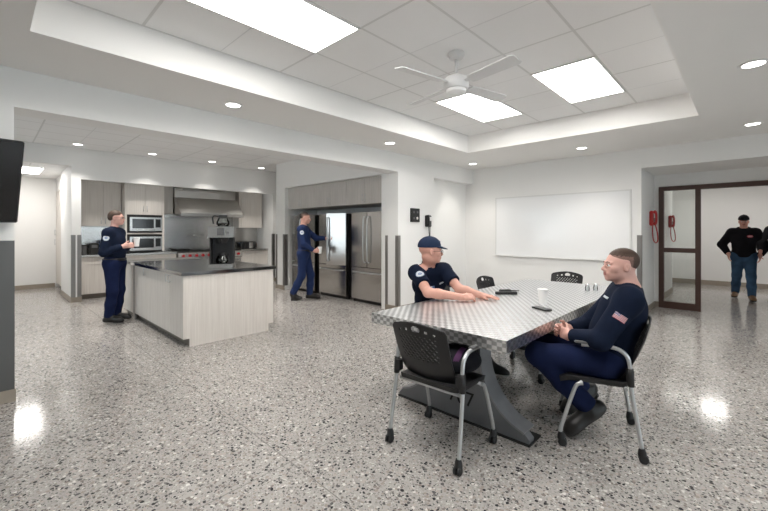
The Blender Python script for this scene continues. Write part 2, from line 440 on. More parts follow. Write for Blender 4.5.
for k, (a, b) in enumerate(((-3, -0.9), (-0.6, 1.5), (1.8, 3.9), (4.2, 6.3))):  # unseen windows, added behind the camera to bring in daylight
    w_ = thing('window_%d' % (k+1), None, None, ((a+b)/2, -5.05, 0.7)); tag(w_, kind='structure')
    bm = B(); h_ = (b-a)/2
    for q in ((-h_, -h_+0.05, 0, 1.8), (h_-0.05, h_, 0, 1.8), (-h_+0.05, h_-0.05, 0, 0.05), (-h_+0.05, h_-0.05, 1.75, 1.8), (-0.025, 0.025, 0.05, 1.75)): box(bm, q[0], q[1], -0.03, 0.03, q[2], q[3])
    obj('window_frame', bm, M['brown'], w_)
    bm = B(); box(bm, -h_+0.05, h_-0.05, -0.003, 0.003, 0.05, 1.75); obj('window_glass', bm, M['glass'], w_)
# whiteboard wall with the opening
bm = B()
box(bm, XW, XW+0.15, 1.27, 4.7, 0, 3.3); box(bm, XW, XW+0.15, -1.9, 1.27, BZ, 3.3); box(bm, XW, XW+0.15, -5, -1.9, 0, 3.3)
box(bm, XW, XW+0.15, 4.7, 9.75, 0, 3.3)
struct('wall_right', bm, M['wall'])
XD = 8.63
bm = B()
box(bm, XW+0.15, XD+0.12, 1.27, 1.40, 0, 2.6)              # side of the vestibule
box(bm, XD, XD+0.12, 1.20, 1.27, 0, BZ); box(bm, XD, XD+0.12, -1.9, 1.20, 2.22, BZ)
box(bm, XW+0.15, XD+0.12, -2.0, -1.9, 0, 2.6)
struct('wall_vestibule', bm, M['wall'])
bm = B(); box(bm, XW+0.15, XD, -1.9, 1.27, BZ, 2.6); struct('ceiling', bm, M['ceil'])
bm = B()
box(bm, 13.07, 13.2, -5, 1.65, 0, 2.8); box(bm, XD+0.12, 10.95, 1.27, 1.65, 0, 2.8); box(bm, 10.95, 13.07, 1.53, 1.65, 0, 2.8); box(bm, XD, 13.2, -5.1, -5, 0, 2.8)
box(bm, XD, XD+0.12, -5, -2.0, 0, 2.8); box(bm, XD, XD+0.12, 1.40, 1.65, 0, 2.8); box(bm, XD, XD+0.12, -5, 1.65, 2.44, 2.8)
struct('wall_corridor', bm, M['wall'])
bm = B(); box(bm, XD+0.12, 13.07, -5, 1.53, 2.7, 2.8); struct('ceiling', bm, M['tiles_kitchen'])

def baseboard(name, segs, h=0.1, t=0.012):
    bm = B()
    for x0, x1, y0, y1 in segs: box(bm, x0, x1, y0, y1, 0, h)
    return struct(name, bm, M['base'])
t = 0.012
baseboard('baseboard_left', [(-4, 0.16+t, 4.4-t, 4.4), (0.16, 0.16+t, 4.4, 4.7)])
baseboard('baseboard_pillar', [(XF-t, 6.0+t, 4.4-t, 4.4), (XF-t, XF, 4.4, 4.7), (6.0, 6.0+t, 4.4, 4.58), (6.0, XW, 4.58-t, 4.58)])
baseboard('baseboard_fridge', [(XF-t, XF, JL, BE+t), (XF, 6.0, BE, BE+t)])
baseboard('baseboard_kitchen', [(1.16-t, 1.31+t, 9.6-t, 9.6), (1.16-t, 1.16, 9.6, 11.1), (1.31, 1.31+t, 9.6, 9.8), (5.54-t, XW, 9.6-t, 9.6)])
baseboard('baseboard_passage', [(-1.1, 1.2, 12.62-t, 12.62)])
baseboard('baseboard_right', [(XW-t, XW, 1.27-t, 4.58-t), (XW-t, XD, 1.27-t, 1.27), (XD-t, XD, 1.20, 1.27-t)])
baseboard('baseboard_corridor', [(13.07-t, 13.07, -5, 1.53), (XD+0.12, 10.95, 1.27-t, 1.27), (10.95, 10.95+t, 1.27-t, 1.53), (10.95, 13.07, 1.53-t, 1.53)], 0.12)

# stainless corner guards (trim)
def guard(cx, cy, dx, dy, z0, z1, w=0.062, t=0.004):
    """an L of sheet steel round the corner (cx,cy); dx, dy point along the two wall faces"""
    bm = B()
    box(bm, cx - (t if dx > 0 else -t), cx + dx*w, cy - (t if dy > 0 else -t), cy, z0, z1)
    box(bm, cx - (t if dx > 0 else -t), cx, cy, cy + dy*w, z0, z1)
    return bm
for i, a in enumerate([(XF, 4.4, 1, 1, 0.1, 1.33), (XF, BE, 1, -1, 0.1, 1.33), (1.16, 9.6, 1, 1, 0.1, 1.33), (1.31, 9.6, -1, 1, 0.1, 1.33),
                       (5.54, 9.6, 1, 1, 0.1, 1.33), (XW, 1.27, 1, 1, 0.1, 1.34)]):
    struct('trim_%d' % (i+1), guard(*a), M['guard'])
bm = B(); box(bm, XF-0.004, XF, 4.64, 4.704, 0.1, 1.33); box(bm, XF-0.004, XF+0.06, 4.70, 4.704, 0.1, 1.33); struct('trim_7', bm, M['guard'])
bm = B(); box(bm, XF-0.004, XF, JL, JL+0.08, 0.1, 1.33); box(bm, XF-0.004, XF+0.08, JL-0.004, JL, 0.1, 1.33); struct('trim_8', bm, M['guard'])
bm = B(); box(bm, 0.05, 0.164, 4.396, 4.4, 0.1, 1.33); box(bm, 0.16, 0.164, 4.4, 4.50, 0.1, 1.33); struct('trim_9', bm, M['guard_dark'])

# ------------------------------------------------------------------ bronze door frame with glass sidelight
dr = thing('door_1', None, None, (XD, 0, 0)); tag(dr, kind='structure')
bm = B()
w = 0.075; x0, x1 = -0.03, 0.06
box(bm, x0, x1, 1.125, 1.20, 0, 2.22); box(bm, x0, x1, 0.60, 0.675, 0, 2.22); box(bm, x0, x1, -1.9, 0.60, 2.14, 2.22)
box(bm, x0, x1, 0.675, 1.125, 2.145, 2.22); box(bm, x0, x1, 0.675, 1.125, 0.0, 0.12); box(bm, x0, x1, 0.675, 1.125, 1.02, 1.10)
box(bm, x0, x1, -1.9, -1.825, 0, 2.14)
tag(obj('door_frame', bm, M['brown'], dr), None)
bm = B(); box(bm, 0.01, 0.018, 0.675, 1.125, 0.12, 1.02); obj('glass_pane', bm, M['glass'], dr)
bm = B(); box(bm, 0.01, 0.018, 0.675, 1.125, 1.10, 2.145); obj('glass_pane', bm, M['glass'], dr)
for z in (0.12, 1.02, 1.10):
    pass

# ------------------------------------------------------------------ lamps
def panel(x0, x1, y0, y1, z, label, group):
    t = thing('light_panel', label, 'ceiling light', ((x0+x1)/2, (y0+y1)/2, z), 0, group)
    hx, hy = (x1-x0)/2, (y1-y0)/2
    bm = B()
    for a in ((-hx, hx, -hy, -hy+0.018), (-hx, hx, hy-0.018, hy), (-hx, -hx+0.018, -hy+0.018, hy-0.018), (hx-0.018, hx, -hy+0.018, hy-0.018)):
        box(bm, *a, -0.012, 0.0)
    obj('panel_frame', bm, M['white'], t)
    bm = B(); box(bm, -hx+0.018, hx-0.018, -hy+0.018, hy-0.018, -0.008, 0.0); obj('diffuser', bm, M['panel'], t)
    return t
S = 0.6145
X0 = 0.866
panel(X0, X0+2*S, TY0+3*S, TY0+4*S, TZ, 'large white light panel cut by the top edge of the photo', 'tray light panels')
panel(X0+5*S, X0+7*S, TY0+3*S, TY0+4*S, TZ, 'white light panel nearest the ceiling fan, below its blades in the photo', 'tray light panels')
panel(X0+5*S, X0+7*S, TY0+1*S, TY0+2*S, TZ, 'white light panel furthest right in the recessed ceiling', 'tray light panels')
panel(X0, X0+2*S, TY0+1*S, TY0+2*S, TZ, 'added white light panel, unseen outside the frame in the recessed ceiling', 'tray light panels')  # unseen fourth panel, added to help keep the room lit
panel(0.24, 0.85, 10.6, 11.82, 2.72, 'white light panel in the back passage ceiling beyond the television', 'passage light')
panel(11.25, 11.86, 0.34, 0.95, 2.7, 'light panel in the corridor behind the dark door frame', 'corridor light')
panel(11.0, 12.2, -2.1, -1.5, 2.7, 'second light panel in the corridor further right', 'corridor light')

dl_proto = None
def downlight(x, y, z, label, group, narrow=False):
    global dl_proto
    if dl_proto is None:
        t = thing('downlight', label, 'downlight', (x, y, z), 0, group)
        bm = B(); lathe(bm, [(0.070, 0.0), (0.098, 0.0), (0.098, -0.006), (0.085, -0.010), (0.072, -0.006), (0.070, 0.0)], seg=32); obj('trim_ring', bm, M['white'], t, smooth=True)
        bm = B(); lathe(bm, [(0.0, -0.004), (0.071, -0.004), (0.071, -0.001), (0.0, -0.001)], seg=32); obj('lens', bm, M['disc'], t)
        ld = bpy.data.lights.new('lamp', 'SPOT'); ld.energy = SPOT*PI; ld.spot_size = math.radians(104); ld.spot_blend = 0.9; ld.shadow_soft_size = 0.06; ld.color = (1, 0.96, 0.90)
        lo = bpy.data.objects.new('lamp', ld); COL.objects.link(lo); lo.parent = t; lo.location = (0, 0, -0.02)
        dl_proto = t
    else:
        t = copy_tree(dl_proto); t.location = (x, y, z); tag(t, label, 'downlight', group)
        if narrow:
            for c in t.children:
                if c.type == 'LIGHT':
                    c.data = c.data.copy(); c.data.energy *= 2.0; c.data.spot_size = math.radians(94); c.data.spot_blend = 1.0
    return t
for x, y, l in [(1.83, 3.99, 'round downlight in the soffit above the kitchen island, leftmost of those in the dining room'),
                (4.29, 3.98, 'round downlight in the soffit above the refrigerators'),
                (6.76, 4.0, 'round downlight in the ceiling corner left of the whiteboard'),
                (6.71, 1.96, 'round downlight in the soffit above the right half of the whiteboard'),
                (4.29, -0.03, 'largest round downlight at the right edge, nearest the camera'),
                (6.69, -0.04, 'round downlight in front of the opening to the corridor'),
                (1.83, -0.03, 'added unseen downlight above and behind the camera')]:  # last entry is an unseen lamp added for extra light
    downlight(x, y, SZ, l, 'downlights in the dining room soffit')
for x, l in [(1.2, 'first kitchen downlight from the left, nearest the television'), (2.45, 'second kitchen downlight from the left'),
             (3.7, 'third kitchen downlight from the left'), (4.96, 'kitchen downlight nearest the refrigerator wall')]:
    downlight(x, 9.17, TZ, l, 'downlights in the kitchen ceiling', True)
for x, y, w_ in ((-2.2, 1.9, 'near the west wall'), (1.8, -2.8, 'near the south windows')):
    downlight(x, y, SZ, 'added unseen downlight behind the camera '+w_, 'added downlights behind the camera')  # unseen lamps added to light the room from behind the view
for i, (x, y) in enumerate(((1.2, 6.2), (2.45, 6.2), (3.7, 6.2), (1.2, 7.1), (2.45, 7.1), (3.7, 7.1))):
    downlight(x, y, TZ, 'added kitchen downlight unseen above the beam, %s row, %s' % (['nearer', 'farther'][i//3], ['left', 'middle', 'right'][i % 3]), 'downlights in the kitchen ceiling', True)  # unseen rows added to brighten the kitchen

# ceiling fan
fan = thing('ceiling_fan', 'white four-bladed ceiling fan hanging in the recessed ceiling', 'ceiling fan', (3.0, 1.95, TZ))
bm = B(); lathe(bm, [(0.0, 0), (0.075, 0), (0.078, -0.02), (0.06, -0.05), (0.025, -0.06), (0.0, -0.06)]); obj('canopy', bm, M['fanwhite'], fan, True)
bm = B(); tube(bm, [(0, 0, -0.05), (0, 0, -0.22)], 0.013); obj('downrod', bm, M['fanwhite'], fan)
bm = B(); lathe(bm, [(0.0, -0.20), (0.05, -0.205), (0.105, -0.235), (0.118, -0.27), (0.118, -0.31), (0.10, -0.335), (0.0, -0.34)]); obj('motor_housing', bm, M['fanwhite'], fan, True)
bm = B(); lathe(bm, [(0.0, -0.34), (0.092, -0.338), (0.088, -0.365), (0.05, -0.39), (0.0, -0.395)]); obj('light_bowl', bm, M['white'], fan, True)
a0 = math.atan2(0.13, -0.64)
for k in range(4):
    R = Matrix.Rotation(a0 + k*PI/2, 4, 'Z') @ Matrix.Translation((0, 0, -0.295)) @ Matrix.Rotation(math.radians(-13), 4, 'X')
    t_ = bmesh.new()
    poly = [(0.17, -0.045), (0.20, -0.058), (0.64, -0.068), (0.665, -0.05), (0.665, 0.05), (0.64, 0.064), (0.20, 0.052), (0.17, 0.042)]
    prism(t_, poly, -0.004, 0.004)
    bm = B(); merge(bm, t_, 0, R)
    bl = obj('blade', bm, M['fanwhite'], fan)
    bm = B(); t_ = bmesh.new(); prism(t_, [(0.09, -0.015), (0.22, -0.03), (0.22, 0.03), (0.09, 0.015)], 0.004, 0.010); merge(bm, t_, 0, R)
    obj('blade_arm', bm, M['fanwhite'], bl)

# ------------------------------------------------------------------ whiteboard, wall equipment
wb = thing('whiteboard', 'large blank whiteboard with thin white frame on the right wall', 'whiteboard', (XW, 2.63, 0.9))
bm = B(); box(bm, -0.018, -0.002, -1.20, 1.20, 0.02, 1.18); obj('writing_surface', bm, M['board'], wb)
bm = B()
for a in ((-1.22, 1.22, -0.005, 0.02), (-1.22, 1.22, 1.18, 1.205), (-1.22, -1.20, 0.02, 1.18), (1.20, 1.22, 0.02, 1.18)): box(bm, -0.026, 0, *a)
obj('frame', bm, simple('board_frame', (0.72, 0.72, 0.71), 0.4, noise=0.02), wb)
bm = B(); box(bm, -0.06, -0.026, -1.18, 1.18, -0.005, 0.006); obj('pen_tray', bm, M['white'], wb)

pn = thing('wall_panel', 'square black control panel on the white pillar beside the phone', 'control panel', (5.40, 4.4, 1.57))
bm = B(); box(bm, -0.125, 0.125, -0.03, 0, 0, 0.25, bev=0.006); obj('panel_box', bm, M['black'], pn)
bm = B()
for k, (a, b) in enumerate([(-0.05, 0.18), (0.05, 0.18), (-0.05, 0.07)]): box(bm, a-0.02, a+0.02, -0.036, -0.03, b-0.02, b+0.02)
obj('button', bm, M['greyp'], pn)
bm = B(); lathe(bm, [(0, -0.034), (0.026, -0.034), (0.026, -0.03), (0, -0.03)], c=(0.045, 0, 0.07), axis='Y'); obj('round_indicator', bm, M['white'], pn)

def wall_phone(name, label, loc, m, rz, s=1.0, mdisp=None):
    t = thing(name, label, 'telephone', loc, rz)
    # local: wall behind (y=0), -Y outwards
    bm = B(); box(bm, -0.07*s, 0.10*s, -0.05*s, 0, -0.12*s, 0.11*s, bev=0.012*s); obj('phone_body', bm, m, t)
    bm = B()
    pts = [(-0.04*s, -0.075*s, 0.10*s), (-0.04*s, -0.085*s, 0.05*s), (-0.04*s, -0.085*s, -0.05*s), (-0.04*s, -0.075*s, -0.10*s)]
    tube(bm, smoothpath(pts, 4), 0.016*s, 8)
    box(bm, -0.066*s, -0.014*s, -0.09*s, -0.05*s, 0.065*s, 0.115*s, bev=0.01*s); box(bm, -0.066*s, -0.014*s, -0.09*s, -0.05*s, -0.115*s, -0.065*s, bev=0.01*s)
    obj('handset', bm, m, t)
    bm = B(); box(bm, 0.0, 0.08*s, -0.056*s, -0.05*s, 0.0, 0.08*s); obj('display', bm, mdisp or M['greyp'], t)
    bm = B()
    for i in range(3):
        for j in range(4): box(bm, (0.005+0.026*i)*s, (0.023+0.026*i)*s, -0.056*s, -0.05*s, (-0.022-0.024*j)*s, (-0.006-0.024*j)*s)
    obj('keypad', bm, M['greyp'], t)
    bm = B()
    pts = [(-0.04*s, -0.075*s, -0.11*s), (-0.06*s, -0.10*s, -0.22*s), (-0.04*s, -0.105*s, -0.34*s), (0.0, -0.075*s, -0.385*s), (0.06*s, -0.035*s, -0.34*s), (0.08*s, -0.02*s, -0.22*s), (0.07*s, -0.025*s, -0.115*s)]
    tube(bm, smoothpath(pts, 6), 0.008*s, 6); obj('cord', bm, m, t)
    return t
p = wall_phone('wall_phone', 'black desk phone hung on the white pillar beside the control panel', (5.77, 4.4, 1.60), M['black'], 0, 0.95, M['white'])
p = wall_phone('wall_phone', 'red emergency phone on the wall left of the dark door frame', (8.2, 1.27, 1.64), M['red'], 0, 1.15, M['white'])
p = wall_phone('wall_phone', 'red emergency phone in the corridor, seen through the glass', (10.42, 1.27, 1.62), M['red'], 0, 1.15, M['white'])

# television on a tilting bracket
tv = thing('television', 'black flat-screen television tilted down on the left wall', 'television', (-0.42, 4.39, 1.8))
R = Matrix.Translation((0, -0.27, 0.0)) @ Matrix.Rotation(math.radians(12), 4, 'Z') @ Matrix.Rotation(math.radians(15), 4, 'X')
bm = B(); xbox(bm, R, 1.25, 0.045, 0.66, bev=0.006); obj('tv_body', bm, M['black'], tv)
bm = B(); xbox(bm, R @ Matrix.Translation((0, -0.024, 0)), 1.225, 0.003, 0.63); obj('screen', bm, M['blackg'], tv)
bm = B(); box(bm, -0.2, 0.2, -0.012, 0, -0.2, 0.2); box(bm, -0.05, 0.05, -0.25, -0.01, -0.03, 0.03); obj('bracket', bm, M['blackmat'], tv)

# ------------------------------------------------------------------ cabinets
def bar_pull(bm, x, y, z, L, vertical=True, out=(0, -1, 0), r=0.005):
    o = Vector(out)*0.028; d = Vector((0, 0, 1)) if vertical else (Vector((1, 0, 0)) if abs(out[1]) > 0.5 else Vector((0, 1, 0)))
    c = Vector((x, y, z))
    tube(bm, [c + o - d*L/2, c + o + d*L/2], r, 8)
    for s in (-0.38, 0.38): tube(bm, [c + d*L*s, c + d*L*s + o], r*0.9, 6)
def cab(name, label, cat, group, x0, x1, yf, yb, z0, z1, fronts, kick=0.0, mat=None, face='Y-', side=None):
    """front faces -Y (face='Y-') or -X (face='X-': x0,x1 are then Y limits and yf,yb X limits).
    fronts: list of (kind, a0, a1, z0, z1, pull) in fractions of width"""
    mat = mat or M['wood']
    if face == 'Y-': T = lambda a, b, z: (a, b, z)
    else: T = lambda a, b, z: (b, a, z)
    cx = (x0+x1)/2
    t = thing(name, label, cat, T(cx, yf, 0), 0, group)
    w = x1-x0
    def bx(bm, a0, a1, b0, b1, c0, c1, bev=0.0):
        if face == 'Y-': box(bm, a0, a1, b0, b1, c0, c1, bev=bev)
        else: box(bm, b0, b1, a0, a1, c0, c1, bev=bev)
    bm = B(); bx(bm, -w/2, w/2, 0.022, yb-yf, z0+kick, z1); obj('carcass', bm, [mat], t)
    if kick: bm = B(); bx(bm, -w/2, w/2, 0.085, yb-yf, 0.0, kick); obj('toe_kick', bm, M['kick'], t)
    g = 0.0025
    for kind, a0, a1, c0, c1, pull in fronts:
        u0, u1 = -w/2+a0*w+g, -w/2+a1*w-g
        bm = B(); bx(bm, u0, u1, 0, 0.02, c0+g, c1-g, bev=0.0015)
        d = obj(kind, bm, mat, t)
        if pull:
            bm = B()
            if kind == 'drawer': pu, pz, vert = (u0+u1)/2, (c0+c1)/2, False
            else:
                pu = u1-0.035 if pull[0] == 'r' else u0+0.035
                pz = c0+0.12 if pull[1] == 'b' else c1-0.12; vert = True
            out = (0, -1, 0) if face == 'Y-' else (-1, 0, 0)
            px, py = (pu, 0) if face == 'Y-' else (0, pu)
            bar_pull(bm, px, py, pz, 0.14, vert, out)
            obj('handle', bm, M['silver'], d)
    return t
YB, YU, YK = 9.86, 10.13, 10.47
# upper cabinets left of the microwaves
cab('upper_cabinet', 'pale wood wall cabinet furthest left, above the blue box', 'cabinet', 'kitchen wall cabinets', 1.33, 1.76, YU, YK, 1.51, 2.59, [('door', 0, 1, 1.51, 2.59, 'rb')])
cab('upper_cabinet', 'pale wood wall cabinet behind the standing woman', 'cabinet', 'kitchen wall cabinets', 1.76, 2.09, YU, YK, 1.51, 2.59, [('door', 0, 1, 1.51, 2.59, 'lb')])
# microwave tower
tw = thing('microwave_cabinet', 'tall pale wood cabinet holding the two built-in microwaves', 'cabinet', (2.49, YB, 0))
W2 = 0.39
bm = B()
box(bm, -W2, W2, 0.022, YK-YB, 1.80, 2.59); box(bm, -W2, -W2+0.04, 0.0, YK-YB, 0.95, 1.80); box(bm, W2-0.04, W2, 0.0, YK-YB, 0.95, 1.80)
box(bm, -W2+0.04, W2-0.04, 0.0, YK-YB, 1.335, 1.365); box(bm, -W2+0.04, W2-0.04, 0.0, 0.02, 1.775, 1.80)
obj('carcass', bm, M['wood'], tw)
for s in (-1, 1):
    bm = B(); box(bm, min(0.002*s, W2*s), max(0.002*s, W2*s), 0, 0.02, 1.802, 2.59, bev=0.0015); d = obj('door', bm, M['wood'], tw)
    bm = B(); bar_pull(bm, 0.035*s, 0, 1.91, 0.14); obj('handle', bm, M['silver'], d)
def microwave(label, z):
    t = thing('microwave', label, 'microwave', (2.49, YB, z), 0, 'built-in microwaves')
    bm = B(); box(bm, -0.345, 0.345, 0.01, 0.5, 0, 0.40); obj('housing', bm, M['blackmat'], t)
    bm = B(); box(bm, -0.30, 0.345, -0.012, 0.01, 0.04, 0.35, bev=0.004); d = obj('front_trim', bm, M['steel_dark'], t)
    bm = B(); box(bm, -0.25, 0.17, -0.016, -0.012, 0.10, 0.31); obj('window', bm, M['blackg'], d)
    bm = B(); box(bm, 0.205, 0.31, -0.016, -0.012, 0.12, 0.31); obj('control_panel', bm, M['blackg'], d)
    bm = B(); tube(bm, [(-0.24, -0.035, 0.07), (0.19, -0.035, 0.07)], 0.007); obj('handle', bm, M['chrome'], d)
    return t
microwave('upper of the two stainless microwaves in the wood tower', 1.368)
microwave('lower of the two stainless microwaves, just above the counter', 0.93)
# filler cabinet by the hood, its shade painted in as darker wood
cab('upper_cabinet', 'narrow wood cabinet with painted-in shade between microwaves and range hood', 'cabinet', 'kitchen wall cabinets', 2.90, 3.155, YU, YK, 1.82, 2.59, [('door', 0, 1, 1.82, 2.59, None)], mat=M['woodg'])
cab('upper_cabinet', 'pale wood wall cabinet right of the range hood above the toaster', 'cabinet', 'kitchen wall cabinets', 4.80, 5.47, YU-0.05, YK, 1.50, 2.59, [('door', 0.08, 1, 1.50, 2.59, None)])
# base cabinets
def base(label, x0, x1, nd):
    fr = []
    for i in range(nd):
        fr.append(('drawer', i/nd, (i+1)/nd, 0.71, 0.865, 'c')); fr.append(('door', i/nd, (i+1)/nd, 0.1, 0.71, None))
    return cab('base_cabinet', label, 'cabinet', 'kitchen base cabinets', x0, x1, YB, YK, 0, 0.868, fr, kick=0.1)
base('pale wood base cabinet furthest left under the steel counter', 1.33, 2.0, 1)
base('pale wood base cabinet under the microwaves', 2.0, 3.14, 3)
base('pale wood base cabinet right of the range under the toaster', 4.74, 5.53, 2)
def counter(label, x0, x1):
    bm = B(); box(bm, x0, x1, YB-0.03, YK, 0.868, 0.91, bev=0.004); 
    return tag(obj('countertop', bm, M['steel_h']), label, 'countertop')
counter('long stainless countertop left of the range', 1.32, 3.15)
counter('short stainless countertop right of the range', 4.73, 5.53)
bm = B(); box(bm, 1.32, 5.53, YK, 10.48, 0.91, 2.0); tag(obj('backsplash', bm, M['steel']), 'stainless backsplash sheet behind range and counters', 'backsplash')

# hood
hd = thing('range_hood', 'wide stainless range hood with sloping front', 'range hood', (3.94, 10.47, 1.77))
bm = B()
prof = [(0, 0), (-0.80, 0), (-0.80, 0.075), (-0.42, 0.46), (0, 0.46)]
prism(bm, [(a, b) for a, b in prof], -0.77, 0.77, plane='YZ'); obj('canopy', bm, M['steel_h'], hd)
bm = B(); box(bm, -0.78, 0.73, -0.43, 0, 0.46, 0.80); obj('duct_cover', bm, M['steel_h'], hd)
bm = B(); box(bm, -0.74, 0.74, -0.76, -0.04, -0.012, 0.0); obj('filter_panel', bm, M['steel_dark'], hd)

# range
rg = thing('range', 'stainless commercial range with red knobs against the back wall', 'range', (3.94, YB-0.06, 0))
bm = B(); box(bm, -0.78, 0.78, 0.03, 0.66, 0.10, 0.90); obj('body', bm, M['steel'], rg)
for s in (-1, 1):
    bm = B(); box(bm, 0.01*s, 0.77*s, 0.0, 0.03, 0.16, 0.68, bev=0.004); d = obj('oven_door', bm, M['steel'], rg)
    bm = B(); tube(bm, [(0.05*s, -0.045, 0.64), (0.73*s, -0.045, 0.64)], 0.012); tube(bm, [(0.09*s, -0.045, 0.64), (0.09*s, 0.0, 0.64)], 0.008, 6); tube(bm, [(0.69*s, -0.045, 0.64), (0.69*s, 0.0, 0.64)], 0.008, 6); obj('handle', bm, M['chrome'], d)
bm = B(); prism(bm, [(-0.03, 0.72), (-0.05, 0.74), (-0.03, 0.88), (0.03, 0.90), (0.03, 0.72)], -0.78, 0.78, plane='YZ'); obj('control_fascia', bm, M['steel_h'], rg)
for k in range(10):
    x = -0.68 + k*0.151
    bm = B(); lathe(bm, [(0, -0.035), (0.028, -0.035), (0.032, -0.03), (0.034, 0.0), (0, 0.0)], c=(x, -0.045, 0.81), axis='Y', seg=16); obj('knob', bm, M['redk'], rg, True)
for k in range(6):
    x = -0.65 + k*0.26
    bm = B()
    for q in range(4): box(bm, x-0.11, x+0.11, 0.08+q*0.15, 0.095+q*0.15, 0.90, 0.925)
    box(bm, x-0.11, x-0.098, 0.08, 0.545, 0.90, 0.925); box(bm, x+0.098, x+0.11, 0.08, 0.545, 0.90, 0.925)
    obj('burner_grate', bm, M['blackmat'], rg)
for sx in (-0.72, 0.72):
    for sy in (0.08, 0.6):
        bm = B(); tube(bm, [(sx, sy, 0), (sx, sy, 0.10)], 0.022); obj('leg', bm, M['steel'], rg)
# pan
pan = thing('frying_pan', 'dark frying pan sitting on the left of the range', 'pan', (3.36, 10.05, 0.925))
bm = B(); lathe(bm, [(0, 0), (0.12, 0.0), (0.155, 0.045), (0.150, 0.045), (0.116, 0.005), (0, 0.005)]); obj('pan_body', bm, M['blackmat'], pan, True)
bm = B(); tube(bm, [(-0.15, -0.02, 0.04), (-0.34, -0.06, 0.07)], 0.011); obj('handle', bm, M['blackmat'], pan)
# pot filler
pf = thing('pot_filler', 'folding chrome pot filler tap above the range', 'tap', (3.95, 10.46, 1.28))
bm = B(); lathe(bm, [(0, -0.02), (0.03, -0.02), (0.03, 0), (0, 0)], axis='Y', c=(0, 0, 0)); tube(bm, smoothpath([(0, 0, 0), (0, -0.06, 0), (0.0, -0.08, 0.03), (0.0, -0.10, 0.03)], 4), 0.013); obj('wall_flange', bm, M['chrome'], pf, True)
bm = B(); tube(bm, [(0, -0.10, 0.03), (-0.28, -0.22, 0.03)], 0.011); tube(bm, [(-0.28, -0.22, -0.03), (-0.28, -0.22, 0.06)], 0.016); obj('arm', bm, M['chrome'], pf)
bm = B(); tube(bm, [(-0.28, -0.22, 0.0), (-0.03, -0.36, 0.0)], 0.011); tube(bm, smoothpath([(-0.03, -0.36, 0.0), (0.0, -0.375, -0.02), (0.0, -0.375, -0.09)], 4), 0.012); obj('spout', bm, M['chrome'], pf)
bm = B(); tube(bm, [(-0.05, -0.10, 0.075), (0.05, -0.10, 0.075)], 0.008); tube(bm, [(0, -0.10, 0.03), (0, -0.10, 0.075)], 0.008); obj('lever', bm, M['chrome'], pf)

# toaster, canisters, blue box
ts = thing('toaster', 'black and chrome toaster on the counter right of the range', 'toaster', (5.12, 10.18, 0.91))
bm = B(); box(bm, -0.19, 0.19, -0.13, 0.13, 0.01, 0.20, bev=0.03, seg=3); obj('toaster_body', bm, M['black'], ts, True)
bm = B(); box(bm, -0.05, 0.07, -0.135, -0.128, 0.03, 0.18, bev=0.003); obj('front_plate', bm, M['chrome'], ts)
bm = B(); box(bm, -0.13, 0.13, -0.06, -0.03, 0.198, 0.203); box(bm, -0.13, 0.13, 0.03, 0.06, 0.198, 0.203); obj('slot', bm, M['blackmat'], ts)
bm = B(); box(bm, 0.188, 0.215, -0.02, 0.02, 0.12, 0.14); obj('lever', bm, M['chrome'], ts)
for sx in (-0.15, 0.15):
    bm = B(); box(bm, sx-0.015, sx+0.015, -0.1, 0.1, 0, 0.012); obj('foot', bm, M['blackmat'], ts)
def canister(x, y, r, h, m, label, cat='canister', grp=None):
    t = thing('canister', label, cat, (x, y, 0.91), 0, grp)
    bm = B(); lathe(bm, [(0, 0), (r, 0), (r, h*0.9), (r*0.95, h*0.92), (0, h*0.92)]); obj('jar_body', bm, m, t, True)
    bm = B(); lathe(bm, [(0, h*0.92), (r*1.02, h*0.92), (r*1.02, h*0.98), (r*0.3, h), (0, h)]); obj('lid', bm, M['blackmat'], t, True)
canister(1.44, 10.2, 0.05, 0.20, M['greyp'], 'small dark canister on the counter beside the left wall')
tm = thing('coffee_grinder', 'black countertop appliance left of the blue box', 'grinder', (1.60, 10.15, 0.91))
bm = B(); box(bm, -0.075, 0.075, -0.08, 0.08, 0, 0.24, bev=0.015); obj('housing', bm, M['black'], tm)
bm = B(); box(bm, -0.05, 0.05, -0.084, -0.079, 0.14, 0.20); obj('control_panel', bm, M['greyp'], tm)
bx_ = thing('storage_box', 'blue plastic box on the counter behind the standing woman', 'box', (1.88, 10.12, 0.91))
bm = B(); box(bm, -0.15, 0.15, -0.11, 0.11, 0, 0.27, bev=0.01); obj('box_body', bm, M['blue'], bx_)
bm = B(); box(bm, -0.155, 0.155, -0.115, 0.115, 0.27, 0.30, bev=0.006); obj('lid', bm, M['blue'], bx_)

# tall cabinets in the passage (front faces -X)
for i, (a, b) in enumerate(((11.15, 11.88), (11.88, 12.6))):
    cab('tall_cabinet', ['tall pale wood cupboard in the passage, nearer of the pair', 'tall pale wood cupboard in the passage, touching the end wall'][i], 'cabinet', 'passage cupboards',
        a, b, 1.22, 1.8, 0, 2.39, [('door', 0, 1, 0.1, 1.25, 'lt' if i == 0 else 'rt'), ('door', 0, 1, 1.25, 2.39, 'lb' if i == 0 else 'rb')], kick=0.1, face='X-')

# cabinets above refrigerators (front faces -X)
for i in range(3):
    a0 = 4.81 + i*1.072; a1 = a0 + 1.070
    cab('overhead_cabinet', 'grey wood two-door cabinet above the ' + ['right', 'middle', 'left'][i] + ' refrigerator', 'cabinet', 'cabinets over the refrigerators',
        a0, a1, 5.04, 5.85, 1.93, 2.435, [('door', 0, 0.5, 1.93, 2.435, 'rb'), ('door', 0.5, 1, 1.93, 2.435, 'lb')], mat=M['woodg'], face='X-')

